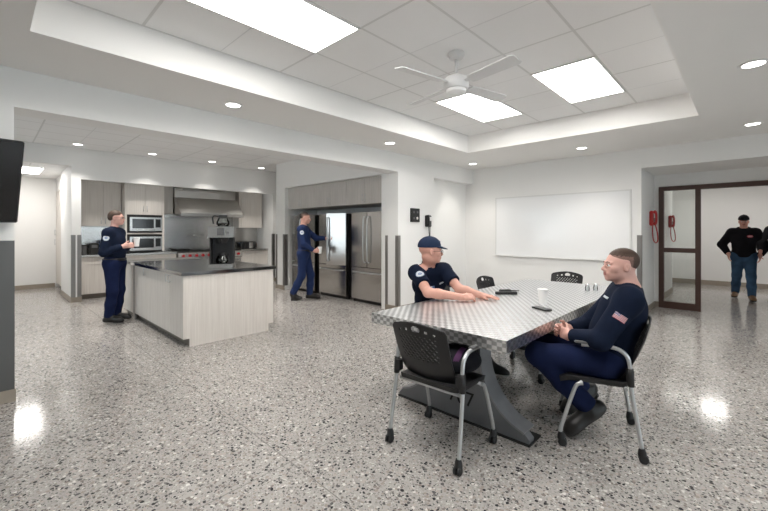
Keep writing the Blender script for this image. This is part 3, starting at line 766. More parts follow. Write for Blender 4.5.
# ------------------------------------------------------------------ refrigerators
def fridge(label, y0, open_=0.0):
    W = 0.915
    t = thing('refrigerator', label, 'refrigerator', (5.09, y0+W/2, 0), 0, 'stainless refrigerators')
    h = W/2
    bm = B(); box(bm, 0.075, 0.78, -h+0.005, h-0.005, 0.03, 1.77); obj('cabinet_body', bm, M['blackmat'], t)
    bm = B(); box(bm, 0.05, 0.12, -h+0.01, h-0.01, 0.0, 0.06); obj('base_grille', bm, M['blackmat'], t)
    def handle(par, y, z0, z1, sgn=1):
        bm = B(); pts = [(0.0, y, z0), (-0.045, y, z0+0.04), (-0.06, y, (z0+z1)/2), (-0.045, y, z1-0.04), (0.0, y, z1)]
        tube(bm, smoothpath(pts, 6), 0.013, 10); obj('handle', bm, M['silver'], par)
    for s in (-1, 1):
        y_h = s*(h-0.002)
        o = bpy.data.objects.new('door', None)
        bm = B(); 
        ya, yb = sorted((0.0 - y_h + s*0.002, 0.0))
        box(bm, -0.0, 0.07, ya, yb, 0.70, 1.775, bev=0.008)
        # door mesh has its origin on the hinge
        d = obj('door', bm, M['steel_dark'], t, loc=(0, y_h, 0))
        handle(d, -y_h + s*0.055, 0.80, 1.68)
        if s == -1 and open_: d.rotation_euler = (0, 0, open_)
        bpy.data.objects.remove(o)
    bm = B(); box(bm, 0, 0.07, -h+0.002, h-0.002, 0.065, 0.69, bev=0.008); d = obj('freezer_drawer', bm, M['steel_dark'], t)
    bm = B(); pts = [(0, -0.38, 0.60), (-0.05, -0.34, 0.60), (-0.055, 0, 0.60), (-0.05, 0.34, 0.60), (0, 0.38, 0.60)]
    tube(bm, smoothpath(pts, 6), 0.013, 10); obj('handle', bm, M['silver'], d)
    return t
fridge('right stainless french-door refrigerator next to the white pillar', 4.87)
fridge('middle stainless refrigerator with its door being pulled open', 5.95, math.radians(24))
fridge('left stainless refrigerator half hidden by the walking man', 7.02)

# ------------------------------------------------------------------ island
IX0, IX1, IY0, IY1 = 1.64, 2.84, 4.91, 7.18
isl = thing('kitchen_island', 'pale wood kitchen island in the middle of the kitchen', 'kitchen island', ((IX0+IX1)/2, (IY0+IY1)/2, 0))
cx, cy = (IX0+IX1)/2, (IY0+IY1)/2; hx, hy = (IX1-IX0)/2, (IY1-IY0)/2
bm = B(); box(bm, -hx+0.022, hx-0.022, -hy+0.02, hy, 0.10, 0.868); obj('carcass', bm, M['gap'], isl)
bm = B(); box(bm, -hx+0.08, hx-0.08, -hy+0.05, hy-0.02, 0, 0.10); obj('toe_kick', bm, M['kick'], isl)
bm = B(); prism(bm, [(-hx, 0.868), (-hx, 0.10), (-hx+0.075, 0.10), (-hx+0.075, 0.0), (hx-0.075, 0.0), (hx-0.075, 0.10), (hx, 0.10), (hx, 0.868)], -hy, -hy+0.02, plane='XZ'); obj('end_panel', bm, M['wood'], isl)
ys = [-hy+0.022, -hy+0.50, -hy+1.52, hy-0.12]
for i in range(3):
    bm = B(); box(bm, -hx, -hx+0.02, ys[i]+0.002, ys[i+1]-0.002, 0.10, 0.865, bev=0.0015); d = obj('door', bm, M['wood'], isl)
    bm = B(); bar_pull(bm, -hx, ys[i]+0.05 if i > 0 else ys[i+1]-0.05, 0.80, 0.10, True, (-1, 0, 0), 0.004); obj('handle', bm, M['silver'], d)
for i in range(3):
    bm = B(); box(bm, hx-0.02, hx, ys[i]+0.002, ys[i+1]-0.002, 0.10, 0.865); obj('door', bm, M['wood'], isl)
bm = B(); box(bm, -hx, -hx+0.03, hy-0.118, hy, 0.0, 0.865); obj('steel_filler', bm, M['guard'], isl)
bm = B(); box(bm, IX0-0.03, IX1+0.03, IY0-0.03, IY1+0.02, 0.868, 0.910, bev=0.004)
tag(obj('countertop', bm, M['steel_top']), 'dark reflective stainless countertop covering the kitchen island', 'countertop')
bc = thing('low_cabinet', 'pale wood cabinet at the far end of the island beside the woman', 'cabinet', (2.2, 7.5, 0))
bm = B(); box(bm, -0.55, 0.55, -0.29, 0.35, 0.08, 0.86); obj('carcass', bm, M['wood'], bc)
bm = B(); box(bm, -0.5, 0.5, -0.25, 0.30, 0.0, 0.08); obj('toe_kick', bm, M['kick'], bc)
bm = B(); box(bm, -0.57, 0.57, -0.29, 0.37, 0.86, 0.90); obj('top_board', bm, M['guard'], bc)

# coffee brewer on the island
cb = thing('coffee_brewer', 'black and stainless coffee brewer standing on the island', 'coffee maker', (2.30, 5.33, 0.91), math.radians(-30)); cb.scale = (1.14,)*3
bm = B(); box(bm, -0.13, 0.13, -0.21, 0.17, 0.0, 0.045, bev=0.006); obj('base', bm, M['steel'], cb)
bm = B(); box(bm, -0.125, 0.125, 0.0, 0.17, 0.045, 0.36); box(bm, -0.125, -0.11, -0.19, 0.0, 0.045, 0.36); obj('column', bm, M['black'], cb)
bm = B(); box(bm, -0.14, 0.14, -0.21, 0.17, 0.36, 0.49, bev=0.006); obj('top_housing', bm, M['steel'], cb)
bm = B(); box(bm, -0.04, 0.04, -0.214, -0.209, 0.385, 0.47); box(bm, 0.06, 0.09, -0.214, -0.209, 0.40, 0.43); obj('switch_panel', bm, M['greyp'], cb)
bm = B(); lathe(bm, [(0, 0.29), (0.055, 0.29), (0.085, 0.36), (0, 0.36)], c=(0.0, -0.09, 0)); obj('brew_basket', bm, M['black'], cb, True)
bm = B(); tube(bm, [(0, -0.17, 0.33), (0, -0.25, 0.33), (0, -0.25, 0.30)], 0.011, 8); obj('basket_handle', bm, M['black'], cb)
bm = B(); lathe(bm, [(0, 0.49), (0.085, 0.49), (0.085, 0.496), (0, 0.496)], c=(0, 0.02, 0)); obj('warmer_plate', bm, M['black'], cb)
def carafe(label, loc, rz, coffee):
    t = thing('coffee_carafe', label, 'carafe', loc, rz)
    bm = B(); lathe(bm, [(0, 0.0), (0.062, 0.0), (0.080, 0.03), (0.078, 0.06), (0.050, 0.115), (0.048, 0.12), (0.044, 0.12), (0.044, 0.115), (0.072, 0.06), (0.074, 0.03), (0.058, 0.006), (0, 0.006)], seg=28); obj('glass_bowl', bm, M['clearglass'], t, True)
    bm = B(); lathe(bm, [(0.0, 0.008), (0.056, 0.008), (0.071, 0.03), (0.070, coffee), (0, coffee)], seg=24); obj('coffee', bm, M['bulbcoffee'], t, True)
    bm = B(); lathe(bm, [(0.05, 0.108), (0.055, 0.115), (0.052, 0.142), (0.03, 0.15), (0, 0.15), (0, 0.14), (0.045, 0.135), (0.045, 0.12)], seg=24); obj('collar', bm, M['black'], t, True)
    bm = B(); tube(bm, smoothpath([(-0.05, 0, 0.128), (-0.11, 0, 0.13), (-0.125, 0, 0.10), (-0.115, 0, 0.03)], 5), 0.010, 8); obj('handle', bm, M['black'], t)
    return t
carafe('glass coffee carafe keeping warm on top of the brewer', (2.31, 5.35, 0.91+0.496*1.14), math.radians(-35), 0.045).scale = (1.1,)*3
carafe('glass coffee carafe inside the brewer under the basket', (2.30-0.051, 5.33-0.089, 0.962), math.radians(200), 0.05)
# ------------------------------------------------------------------ table
TX0_, TX1_, TY0_, TY1_ = 2.12, 5.06, 1.03, 2.165
tb = thing('dining_table', 'long engine-turned aluminium table marked 707 on its grey pedestal', 'table', ((TX0_+TX1_)/2, (TY0_+TY1_)/2, 0))
hx, hy = (TX1_-TX0_)/2, (TY1_-TY0_)/2
bm = B(); box(bm, -hx, hx, -hy, hy, 0.683, 0.76)
bm.normal_update()
for f in bm.faces:
    n = f.normal
    f.material_index = 0 if abs(n.z) > 0.5 else (1 if abs(n.x) > 0.5 else 2)
obj('tabletop', bm, [M['swirl_top'], M['swirl_x'], M['swirl_y']], tb)
def pedestal(xc, sgn):
    # outline in Y,Z : wide foot, concave sides, narrow neck
    right = [(0.56, 0.0), (0.565, 0.035), (0.53, 0.07), (0.44, 0.105), (0.36, 0.16), (0.29, 0.24), (0.235, 0.34), (0.205, 0.46), (0.20, 0.60), (0.215, 0.683)]
    poly = [(-0.56, 0.0)] + right + [(-a, b) for a, b in reversed(right[1:])]
    bm = B(); prism(bm, poly, xc-0.035*sgn, xc+0.035*sgn, plane='YZ')
    p = obj('pedestal', bm, M['tableg'], tb)
    # flange following the curved edge
    for s in (1, -1):
        bm = B()
        pts = smoothpath([(0, s*a, b) for a, b in right[2:]], 4)
        prev = None
        ring = []
        for i, q in enumerate(pts):
            d = (pts[min(i+1, len(pts)-1)] - pts[max(i-1, 0)]).normalized()
            nrm = Vector((0, d.z, -d.y))*0.007
            ring.append([bm.verts.new((xc+dx, q.y+e*nrm.y, q.z+e*nrm.z)) for dx, e in ((-0.04*sgn, -1), (0.12*sgn, -1), (0.12*sgn, 1), (-0.04*sgn, 1))])
        for a, b in zip(ring, ring[1:]):
            for k in range(4): bm.faces.new((a[k], a[(k+1) % 4], b[(k+1) % 4], b[k]))
        bm.faces.new(ring[0]); bm.faces.new(ring[-1])
        obj('edge_flange', bm, M['tableg2'], p)
    bm = B(); box(bm, min(xc-0.05*sgn, xc+0.14*sgn), max(xc-0.05*sgn, xc+0.14*sgn), -0.57, 0.57, 0, 0.012); obj('foot_plate', bm, M['blackmat'], p)
    return p
p1 = pedestal(2.49-3.59, 1)
p2 = pedestal(4.55-3.59, -1)
bm = B()
for s in (-0.14, 0.14): tube(bm, [(-1.05, s, 0.60), (0.95, s, 0.60)], 0.03)
obj('stretcher', bm, M['tableg2'], tb)
tx = text_bm('707', 0.15, 0.001)
Rm = Matrix.Translation((2.49-3.59-0.0365, -0.045, 0.165)) @ Matrix(((0, 0, -1, 0), (-1, 0, 0, 0), (0, 1, 0, 0), (0, 0, 0, 1)))
bm = B(); merge(bm, tx, 0, Rm); obj('number_lettering', bm, M['blackmat'], p1)

# ------------------------------------------------------------------ chairs
def chair_proto():
    t = thing('mesh_chair', 'x', 'chair')
    # backrest: perforated curved shell
    bm = B()
    nu, nv = 72, 58
    def Pt(u, v):
        # u -1..1 across, v 0..1 up ; rounded top
        halfw = 0.198 + 0.008*v
        if v > 0.9: halfw -= 0.02*((v-0.9)/0.1)**2
        if v < 0.15: halfw -= 0.02*((0.15-v)/0.15)**2
        x = u*halfw
        z = 0.475 + v*0.375 - 0.030*max(0, v-0.6)/0.4*u*u
        y = -0.170 - 0.14*v - 0.02*math.sin(PI*v) + 0.040*u*u
        return Vector((x, y, z))
    grid = [[bm.verts.new(Pt(-1+2*i/nu, j/nv)) for i in range(nu+1)] for j in range(nv+1)]
    def hole(i, j):
        u = abs(-1+2*(i+0.5)/nu); v = (j+0.5)/nv
        if ((u)/0.17)**2 + ((v-0.89)/0.055)**2 < 1 and v > 0.845: return True
        if ((u-0.36)/0.06)**2 + ((v-0.87)/0.028)**2 < 1: return True
        if ((u-0.62)/0.05)**2 + ((v-0.86)/0.025)**2 < 1: return True
        if 0.36 < v < 0.78 and u < 0.68:
            q = (i + j) % 6; r = (i - j) % 6
            if q in (0, 1) and r in (0, 1, 2, 3): return True
        return False
    for j in range(nv):
        for i in range(nu):
            if hole(i, j): continue
            f = bm.faces.new((grid[j][i], grid[j][i+1], grid[j+1][i+1], grid[j+1][i])); f.smooth = True
    loose = [v for v in bm.verts if not v.link_faces]
    bmesh.ops.delete(bm, geom=loose, context='VERTS')
    o = obj('backrest', bm, M['black'], t)
    md = o.modifiers.new('s', 'SOLIDIFY'); md.thickness = 0.010; md.offset = 0
    # seat shell
    bm = B(); n = 20
    top = []; bot = []
    for j in range(n+1):
        v = j/n; y = -0.20 + 0.43*v
        rt = []; rb = []
        for i in range(n+1):
            u = -1+2*i/n
            hw = 0.225 - 0.03*(max(0, abs(v-0.5)-0.32)/0.18)**2
            z = 0.455 - 0.018*(1-u*u)*(1-(2*v-1)**2) - 0.03*max(0, (v-0.8)/0.2)**2 + 0.02*max(0, (0.15-v)/0.15)
            rt.append(bm.verts.new((u*hw, y, z))); rb.append(bm.verts.new((u*hw*0.96, y*0.97, z-0.032)))
        top.append(rt); bot.append(rb)
    for j in range(n):
        for i in range(n):
            bm.faces.new((top[j][i], top[j][i+1], top[j+1][i+1], top[j+1][i])).smooth = True
            bm.faces.new((bot[j][i], bot[j+1][i], bot[j+1][i+1], bot[j][i+1])).smooth = True
    for k in range(n):
        bm.faces.new((top[0][k], bot[0][k], bot[0][k+1], top[0][k+1])); bm.faces.new((top[n][k+1], bot[n][k+1], bot[n][k], top[n][k]))
        bm.faces.new((top[k+1][0], bot[k+1][0], bot[k][0], top[k][0])); bm.faces.new((top[k][n], bot[k][n], bot[k+1][n], top[k+1][n]))
    obj('seat', bm, M['black'], t)
    bm = B()
    tube(bm, [(-0.235, -0.15, 0.42), (0.235, -0.15, 0.42)], 0.011); tube(bm, [(-0.235, 0.10, 0.42), (0.235, 0.10, 0.42)], 0.011)
    obj('seat_frame', bm, M['silver'], t)
    for s in (-1, 1):
        bm = B(); pts = [(s*0.262, -0.225, 0.085), (s*0.262, -0.222, 0.12), (s*0.255, -0.175, 0.42), (s*0.25, -0.17, 0.50), (s*0.25, -0.165, 0.58), (s*0.25, -0.15, 0.635), (s*0.25, -0.10, 0.672), (s*0.25, -0.02, 0.68), (s*0.248, 0.10, 0.675)]
        tube(bm, smoothpath(pts, 5), 0.0125, 12); lg = obj('leg', bm, M['silver'], t)
        bm = B(); tube(bm, [(s*0.252, -0.173, 0.45), (s*0.25, -0.168, 0.56)], 0.019, 12); box(bm, s*0.215, s*0.25, -0.19, -0.15, 0.475, 0.545); obj('bracket', bm, M['black'], t)
        bm = B(); box(bm, s*0.232, s*0.268, -0.07, 0.14, 0.684, 0.697, bev=0.005); obj('arm_pad', bm, M['greyp'], t)
        bm = B(); pts = [(s*0.235, 0.09, 0.42), (s*0.238, 0.125, 0.405), (s*0.245, 0.155, 0.33), (s*0.256, 0.215, 0.13), (s*0.258, 0.222, 0.085)]
        tube(bm, smoothpath(pts, 5), 0.0125, 12); obj('leg', bm, M['silver'], t)
        for yy in (-0.225, 0.222):
            bm = B()
            for q in (-0.013, 0.013): lathe(bm, [(0, -0.008), (0.022, -0.008), (0.0265, -0.004), (0.0265, 0.004), (0.022, 0.008), (0, 0.008)], c=(s*0.26+q, yy-0.012, 0.0265), axis='X', seg=18)
            lathe(bm, [(0, 0.05), (0.024, 0.045), (0.022, 0.07), (0.015, 0.09), (0, 0.09)], c=(s*0.26, yy-0.004, 0), seg=14)
            obj('caster', bm, M['black'], t, True)
    return t
ch = chair_proto()
chairs = [((2.11, 1.48), -PI/2 + math.radians(2), 'empty black mesh chair at the near end of the table, seen from behind'),
          ((2.935, 0.765), math.atan2(0.31, 0.95)+0.0, 'black mesh chair carrying the bareheaded man'),
          ((3.80, 1.17), 0.0, 'black mesh chair tucked under the table behind the bareheaded man'),
          ((3.60, 2.55), math.atan2(0.58, -0.82), 'black mesh chair carrying the man in the cap'),
          ((4.27, 2.09), PI, 'empty black chair pushed under the far left side of the table, beyond the capped man'),
          ((5.24, 1.80), PI/2, 'empty black chair at the far end of the table below the whiteboard')]
for i, ((x, y), rz, l) in enumerate(chairs):
    c = ch if i == 0 else copy_tree(ch)
    c.location = (x, y, 0); c.rotation_euler = (0, 0, rz)
    tag(c, l, 'chair', 'mesh chairs around the table')

# ------------------------------------------------------------------ things on the table
TZT = 0.76
def phone(loc, rz, label, s=1.0):
    t = thing('smartphone', label, 'phone', loc, rz)
    bm = B(); box(bm, -0.039*s, 0.039*s, -0.08*s, 0.08*s, 0, 0.011, bev=0.004); obj('case', bm, M['blackmat'], t)
    bm = B(); box(bm, -0.035*s, 0.035*s, -0.075*s, 0.075*s, 0.0108, 0.0118); obj('screen', bm, M['blackg'], t)
phone((3.19, 1.24, TZT), math.radians(-28), 'black smartphone lying in front of the paper cup')
pc = thing('paper_cup', 'white paper cup standing on the table behind a phone', 'cup', (3.42, 1.32, TZT))
def cup_parts(t):
    bm = B(); lathe(bm, [(0, 0.004), (0.029, 0.004), (0.0295, 0.0), (0.031, 0.0), (0.043, 0.13), (0.0405, 0.13), (0.029, 0.008), (0, 0.008)], seg=32); obj('cup_wall', bm, M['paper'], t, True)
    bm = B(); lathe(bm, [(0.043, 0.128), (0.0455, 0.130), (0.0455, 0.135), (0.041, 0.137), (0.040, 0.133), (0.0, 0.133)], seg=32); obj('rim', bm, M['paper'], t, True)
cup_parts(pc)
# folder and radio near the far hand
nb = thing('eyeglass_case', 'slim black case lying on the table beyond the hands of the capped man', 'case', (3.70, 1.80, TZT), math.radians(-136))
bm = B(); box(bm, -0.03, 0.03, -0.11, 0.11, 0.0, 0.012, bev=0.005); obj('case_base', bm, M['blackmat'], nb)
bm = B(); box(bm, -0.03, 0.03, -0.11, 0.11, 0.0125, 0.024, bev=0.005); obj('lid', bm, M['black'], nb)
rd = thing('radio', 'black handheld radio lying on the table behind the slim black case', 'radio', (3.80, 1.86, TZT), math.radians(-125))
bm = B(); box(bm, -0.028, 0.028, -0.06, 0.06, 0, 0.03, bev=0.006); obj('radio_body', bm, M['black'], rd)
bm = B(); tube(bm, [(0.015, 0.06, 0.018), (0.015, 0.15, 0.014)], 0.006, 8); obj('antenna', bm, M['black'], rd)
for i, (x, y) in enumerate(((4.50, 1.26), (4.58, 1.20))):
    t = thing('shaker', ['glass salt shaker near the far right edge of the table, left one', 'glass pepper shaker near the far right edge of the table, right one'][i], 'shaker', (x, y, TZT), 0, 'shakers')
    bm = B(); lathe(bm, [(0, 0), (0.021, 0), (0.023, 0.03), (0.018, 0.06), (0, 0.06)], seg=16); obj('glass_jar', bm, M['clearglass'], t, True)
    bm = B(); lathe(bm, [(0, 0.06), (0.019, 0.06), (0.018, 0.075), (0.008, 0.083), (0, 0.084)], seg=16); obj('cap', bm, M['chrome'], t, True)

# ------------------------------------------------------------------ people: implicit surfaces polygonised by surface nets
class SDF:
    def __init__(self, h): self.h = h; self.ops = []
    def cone(self, a, b, ra, rb, k=0.02, op='u'):
        a = np.array(a, float); b = np.array(b, float); r = max(ra, rb)
        def f(P):
            ab = b-a; L = float(ab@ab) + 1e-9; t = np.clip(((P-a)@ab)/L, 0, 1)
            return np.linalg.norm(P-a-t[..., None]*ab, axis=-1) - (ra+(rb-ra)*t)
        self.ops.append((f, np.minimum(a, b)-r, np.maximum(a, b)+r, k, op)); return self
    def chain(self, pts, rs, k=0.02, op='u'):
        for i in range(len(pts)-1): self.cone(pts[i], pts[i+1], rs[i], rs[i+1], k, op)
        return self
    def ell(self, c, r, R=None, k=0.02, op='u'):
        c = np.array(c, float); r = np.array(r, float); R = np.eye(3) if R is None else R
        def f(P):
            q = (P-c)@R.T; k0 = np.linalg.norm(q/r, axis=-1); k1 = np.linalg.norm(q/(r*r), axis=-1)+1e-9
            return k0*(k0-1)/k1
        m = float(r.max()); self.ops.append((f, c-m, c+m, k, op)); return self
    def box(self, c, hsz, R=None, rd=0.0, k=0.02, op='u'):
        c = np.array(c, float); hs = np.array(hsz, float)-rd; R = np.eye(3) if R is None else R
        def f(P):
            q = np.abs((P-c)@R.T)-hs
            return np.linalg.norm(np.maximum(q, 0), axis=-1)+np.minimum(q.max(-1), 0)-rd
        m = float(np.linalg.norm(hsz)); self.ops.append((f, c-m, c+m, k, op)); return self
    def cyl(self, a, b, r, k=0.004, op='s'):
        a = np.array(a, float); b = np.array(b, float); d = b-a; L = np.linalg.norm(d); d = d/L
        def f(P):
            t = (P-a)@d; rad = np.linalg.norm(P-a-t[..., None]*d, axis=-1)-r
            ax = np.abs(t-L/2)-L/2
            return np.maximum(rad, ax)
        m = r+L; self.ops.append((f, np.minimum(a, b)-r, np.maximum(a, b)+r, k, op)); return self
    def build(self):
        h = self.h
        us = [o for o in self.ops if o[4] == 'u']
        lo = np.min([o[1] for o in us], 0)-4*h; hi = np.max([o[2] for o in us], 0)+4*h
        n = np.ceil((hi-lo)/h).astype(int)+1
        F = np.full(tuple(n), 0.3, np.float32)
        for f, a, b, k, op in self.ops:
            mg = k+3*h
            i0 = np.maximum(np.floor((a-mg-lo)/h).astype(int), 0); i1 = np.minimum(np.ceil((b+mg-lo)/h).astype(int)+1, n)
            if (i1 <= i0).any(): continue
            ax = [lo[d]+h*np.arange(i0[d], i1[d]) for d in range(3)]
            P = np.stack(np.meshgrid(*ax, indexing='ij'), -1)
            d = f(P); sl = tuple(slice(i0[q], i1[q]) for q in range(3)); A = F[sl]
            if op == 'u':
                if k > 0:
                    hh = np.maximum(k-np.abs(A-d), 0)/k; F[sl] = np.minimum(A, d)-hh*hh*k*0.25
                else: F[sl] = np.minimum(A, d)
            else:
                d = -d
                if k > 0:
                    hh = np.maximum(k-np.abs(A-d), 0)/k; F[sl] = np.maximum(A, d)+hh*hh*k*0.25
                else: F[sl] = np.maximum(A, d)
        S = F < 0
        shp = np.array(F.shape)
        ids = []; pos = []; quads = []
        def flat(i): return (i[:, 0]*shp[1]+i[:, 1])*shp[2]+i[:, 2]
        for ax in range(3):
            sa = [slice(None)]*3; sb = [slice(None)]*3; sa[ax] = slice(0, -1); sb[ax] = slice(1, None)
            ch = S[tuple(sa)] != S[tuple(sb)]
            idx = np.argwhere(ch)
            if len(idx) == 0: continue
            j = idx.copy(); j[:, ax] += 1
            fa = F[idx[:, 0], idx[:, 1], idx[:, 2]]; fb = F[j[:, 0], j[:, 1], j[:, 2]]
            t = fa/(fa-fb); p = idx.astype(float); p[:, ax] += t
            b_, c_ = (ax+1) % 3, (ax+2) % 3
            cells = []
            for ob, oc in ((0, 0), (-1, 0), (-1, -1), (0, -1)):
                q = idx.copy(); q[:, b_] += ob; q[:, c_] += oc
                fl = flat(q); cells.append(fl); ids.append(fl); pos.append(p)
            q4 = np.stack(cells, 1); flip = fa < 0
            q4[~flip] = q4[~flip][:, ::-1]
            quads.append(q4[:, ::-1][:, ::-1])
        ids = np.concatenate(ids); pos = np.concatenate(pos); quads = np.concatenate(quads)
        u, inv = np.unique(ids, return_inverse=True)
        cnt = np.bincount(inv)
        V = np.stack([np.bincount(inv, pos[:, d])/cnt for d in range(3)], 1)*h+lo
        Q = np.searchsorted(u, quads)
        return V, Q
def sdf_obj(name, s, mats, parent, base, matfn=None, smooth_it=2):
    V, Q = s.build()
    # light smoothing of the vertices
    for _ in range(smooth_it):
        acc = np.zeros_like(V); c = np.zeros(len(V))
        for k in range(4):
            a, b = Q[:, k], Q[:, (k+1) % 4]
            for d in range(3): acc[:, d] += np.bincount(a, V[b, d], len(V)) + np.bincount(b, V[a, d], len(V))
            c += np.bincount(a, minlength=len(V)) + np.bincount(b, minlength=len(V))
        V = V*0.5+0.5*acc/np.maximum(c, 1)[:, None]
    me = bpy.data.meshes.new(name)
    L = V-np.array(base)
    me.vertices.add(len(V)); me.vertices.foreach_set('co', L.ravel())
    me.loops.add(len(Q)*4); me.loops.foreach_set('vertex_index', Q.ravel().astype(np.int32))
    me.polygons.add(len(Q)); me.polygons.foreach_set('loop_start', np.arange(0, len(Q)*4, 4, dtype=np.int32))
    try: me.polygons.foreach_set('loop_total', np.full(len(Q), 4, dtype=np.int32))
    except Exception: pass
    me.update(calc_edges=True); me.validate()
    if not isinstance(mats, (list, tuple)): mats = [mats]
    for m in mats: me.materials.append(m)
    if matfn is not None:
        C = V[Q].mean(1); mi = matfn(C).astype(np.int32)
        if len(mi) == len(me.polygons): me.polygons.foreach_set('material_index', mi)
    me.polygons.foreach_set('use_smooth', np.ones(len(me.polygons), dtype=bool))
    o = bpy.data.objects.new(name, me); COL.objects.link(o); o.parent = parent
    return o
V3 = lambda *a: np.array(a, float)
def unit(v): return v/np.linalg.norm(v)
def rotm(fwd, up):
    y = unit(fwd); x = unit(np.cross(y, up)); z = np.cross(x, y)
    return np.stack([x, y, z])        # rows: right, forward, up

def hand_prims(s, W, d, n, sgn, curl=0.4, sc=1.0, spread=0.06, thumb=0.5, fr=0.0085):
    """W wrist, d towards fingers, n out of the palm, thumb on side cross(d,n)*sgn"""
    d = unit(d); n = unit(n-d*(n@d)); sd = np.cross(d, n)*sgn  # thumb side
    R = np.stack([sd, d, n])
    s.box(W+d*0.048*sc, (0.040*sc, 0.048*sc, 0.0145*sc), R, 0.012*sc, 0.012)
    s.cone(W-d*0.02, W+d*0.03*sc, 0.026*sc, 0.024*sc, 0.015)
    offs = [0.031, 0.0105, -0.0105, -0.030]; lens = [0.072, 0.080, 0.075, 0.060]
    for i in range(4):
        p = W+d*(0.090-0.004*abs(i-1.2))*sc+sd*offs[i]*sc
        a = 0.1; dirv = unit(d+sd*spread*(1.3-i))
        for q, fr_ in enumerate((0.44, 0.31, 0.25)):
            a += curl*(0.8 if q == 0 else 1.0)
            v = dirv*math.cos(a)+n*math.sin(a)
            p2 = p+v*lens[i]*fr_*sc
            s.cone(p-v*0.004, p2, fr*(1-0.08*q)*sc, fr*(1-0.08*(q+1))*sc, 0.004)
            p = p2
    p = W+d*0.022*sc+sd*0.026*sc+n*0.004
    v = unit(d*0.62+sd*0.72+n*0.3*thumb)
    p2 = p+v*0.046*sc; s.cone(p, p2, 0.0135*sc, 0.0105*sc, 0.010)
    v2 = unit(d*0.95+sd*0.25+n*0.5*thumb); s.cone(p2, p2+v2*0.030*sc, 0.0105*sc, 0.0085*sc, 0.005)

def head_prims(s, H, R, sc=1.0, fem=False):
    g = lambda x, y, z: H+(R.T@(V3(x, y, z)*sc))
    e = lambda c, r, k=0.02, op='u': s.ell(g(*c), np.array(r)*sc, R, k, op)
    e((0, -0.018, 0.035), (0.076, 0.098, 0.083)); e((0, 0.022, -0.015), (0.064, 0.072, 0.088), 0.03)
    e((0, 0.020, -0.068), (0.056 if not fem else 0.050, 0.062, 0.040), 0.03); e((0, 0.073, -0.092), (0.022, 0.018, 0.018), 0.025)
    for q in (-1, 1):
        e((q*0.043, 0.055, -0.022), (0.022, 0.024, 0.020), 0.02)
        e((q*0.030, 0.101, 0.000), (0.019, 0.014, 0.0115), 0.012, 's')
        e((q*0.011, 0.100, -0.036), (0.0095, 0.010, 0.008), 0.006)
        s.cone(g(q*0.012, 0.093, 0.018), g(q*0.042, 0.080, 0.017), 0.008*sc, 0.007*sc, 0.012)
        e((q*0.077, -0.012, -0.008), (0.010, 0.020, 0.031), 0.006); e((q*0.088, -0.006, -0.006), (0.006, 0.011, 0.018), 0.004, 's')
        s.cone(g(q*0.020, 0.094, -0.009), g(q*0.040, 0.086, -0.008), 0.0045*sc, 0.004*sc, 0.008)   # lower lid
        s.cone(g(q*0.018, 0.0945, 0.008), g(q*0.041, 0.086, 0.007), 0.0045*sc, 0.004*sc, 0.008)   # upper lid
    s.cone(g(0, 0.090, 0.008), g(0, 0.112, -0.030), 0.0075*sc, 0.0115*sc, 0.010)
    e((0, 0.088, -0.060), (0.030, 0.012, 0.018), 0.015)
    e((0, 0.0945, -0.0555), (0.021, 0.0085, 0.0052), 0.004); e((0, 0.0925, -0.0665), (0.018, 0.0085, 0.0060), 0.004)
    e((0, 0.108, -0.0608), (0.023, 0.012, 0.0017), 0.003, 's')
def head_mat(H, R, sc):
    def f(C):
        q = ((C-H)@R.T)/sc
        return ((np.abs(q[:, 0]) < 0.021) & (q[:, 1] > 0.086) & (np.abs(q[:, 2]+0.061) < 0.0105))
    return f

def limb_patch(name, a, b, tpos, out, w, hgt, r, mats, matfn, parent, base, nu=16, nv=16, mask=None):
    """cloth patch lying on a limb of radius r that runs from a to b; out = outward direction"""
    a = np.array(a, float); b = np.array(b, float); ax = unit(b-a); o = unit(out-ax*(np.dot(out, ax))); sd = np.cross(ax, o)
    c = a+(b-a)*tpos
    bm = B(); g = []
    for j in range(nv+1):
        row = []
        for i in range(nu+1):
            u = (i/nu-0.5)*w; v = (j/nv-0.5)*hgt
            th = u/r
            p = c+ax*v+(o*math.cos(th)+sd*math.sin(th))*(r)
            row.append(bm.verts.new(Vector(p-base)))
        g.append(row)
    for j in range(nv):
        for i in range(nu):
            u, v = (i+0.5)/nu, (j+0.5)/nv
            if mask and not mask(u, v): continue
            f = bm.faces.new((g[j][i], g[j][i+1], g[j+1][i+1], g[j+1][i])); f.material_index = matfn(u, v); f.smooth = True
    bmesh.ops.delete(bm, geom=[v for v in bm.verts if not v.link_faces], context='VERTS')
    ob = obj(name, bm, mats, parent)
    md = ob.modifiers.new('s', 'SOLIDIFY'); md.thickness = 0.002; md.offset = 0
    return ob

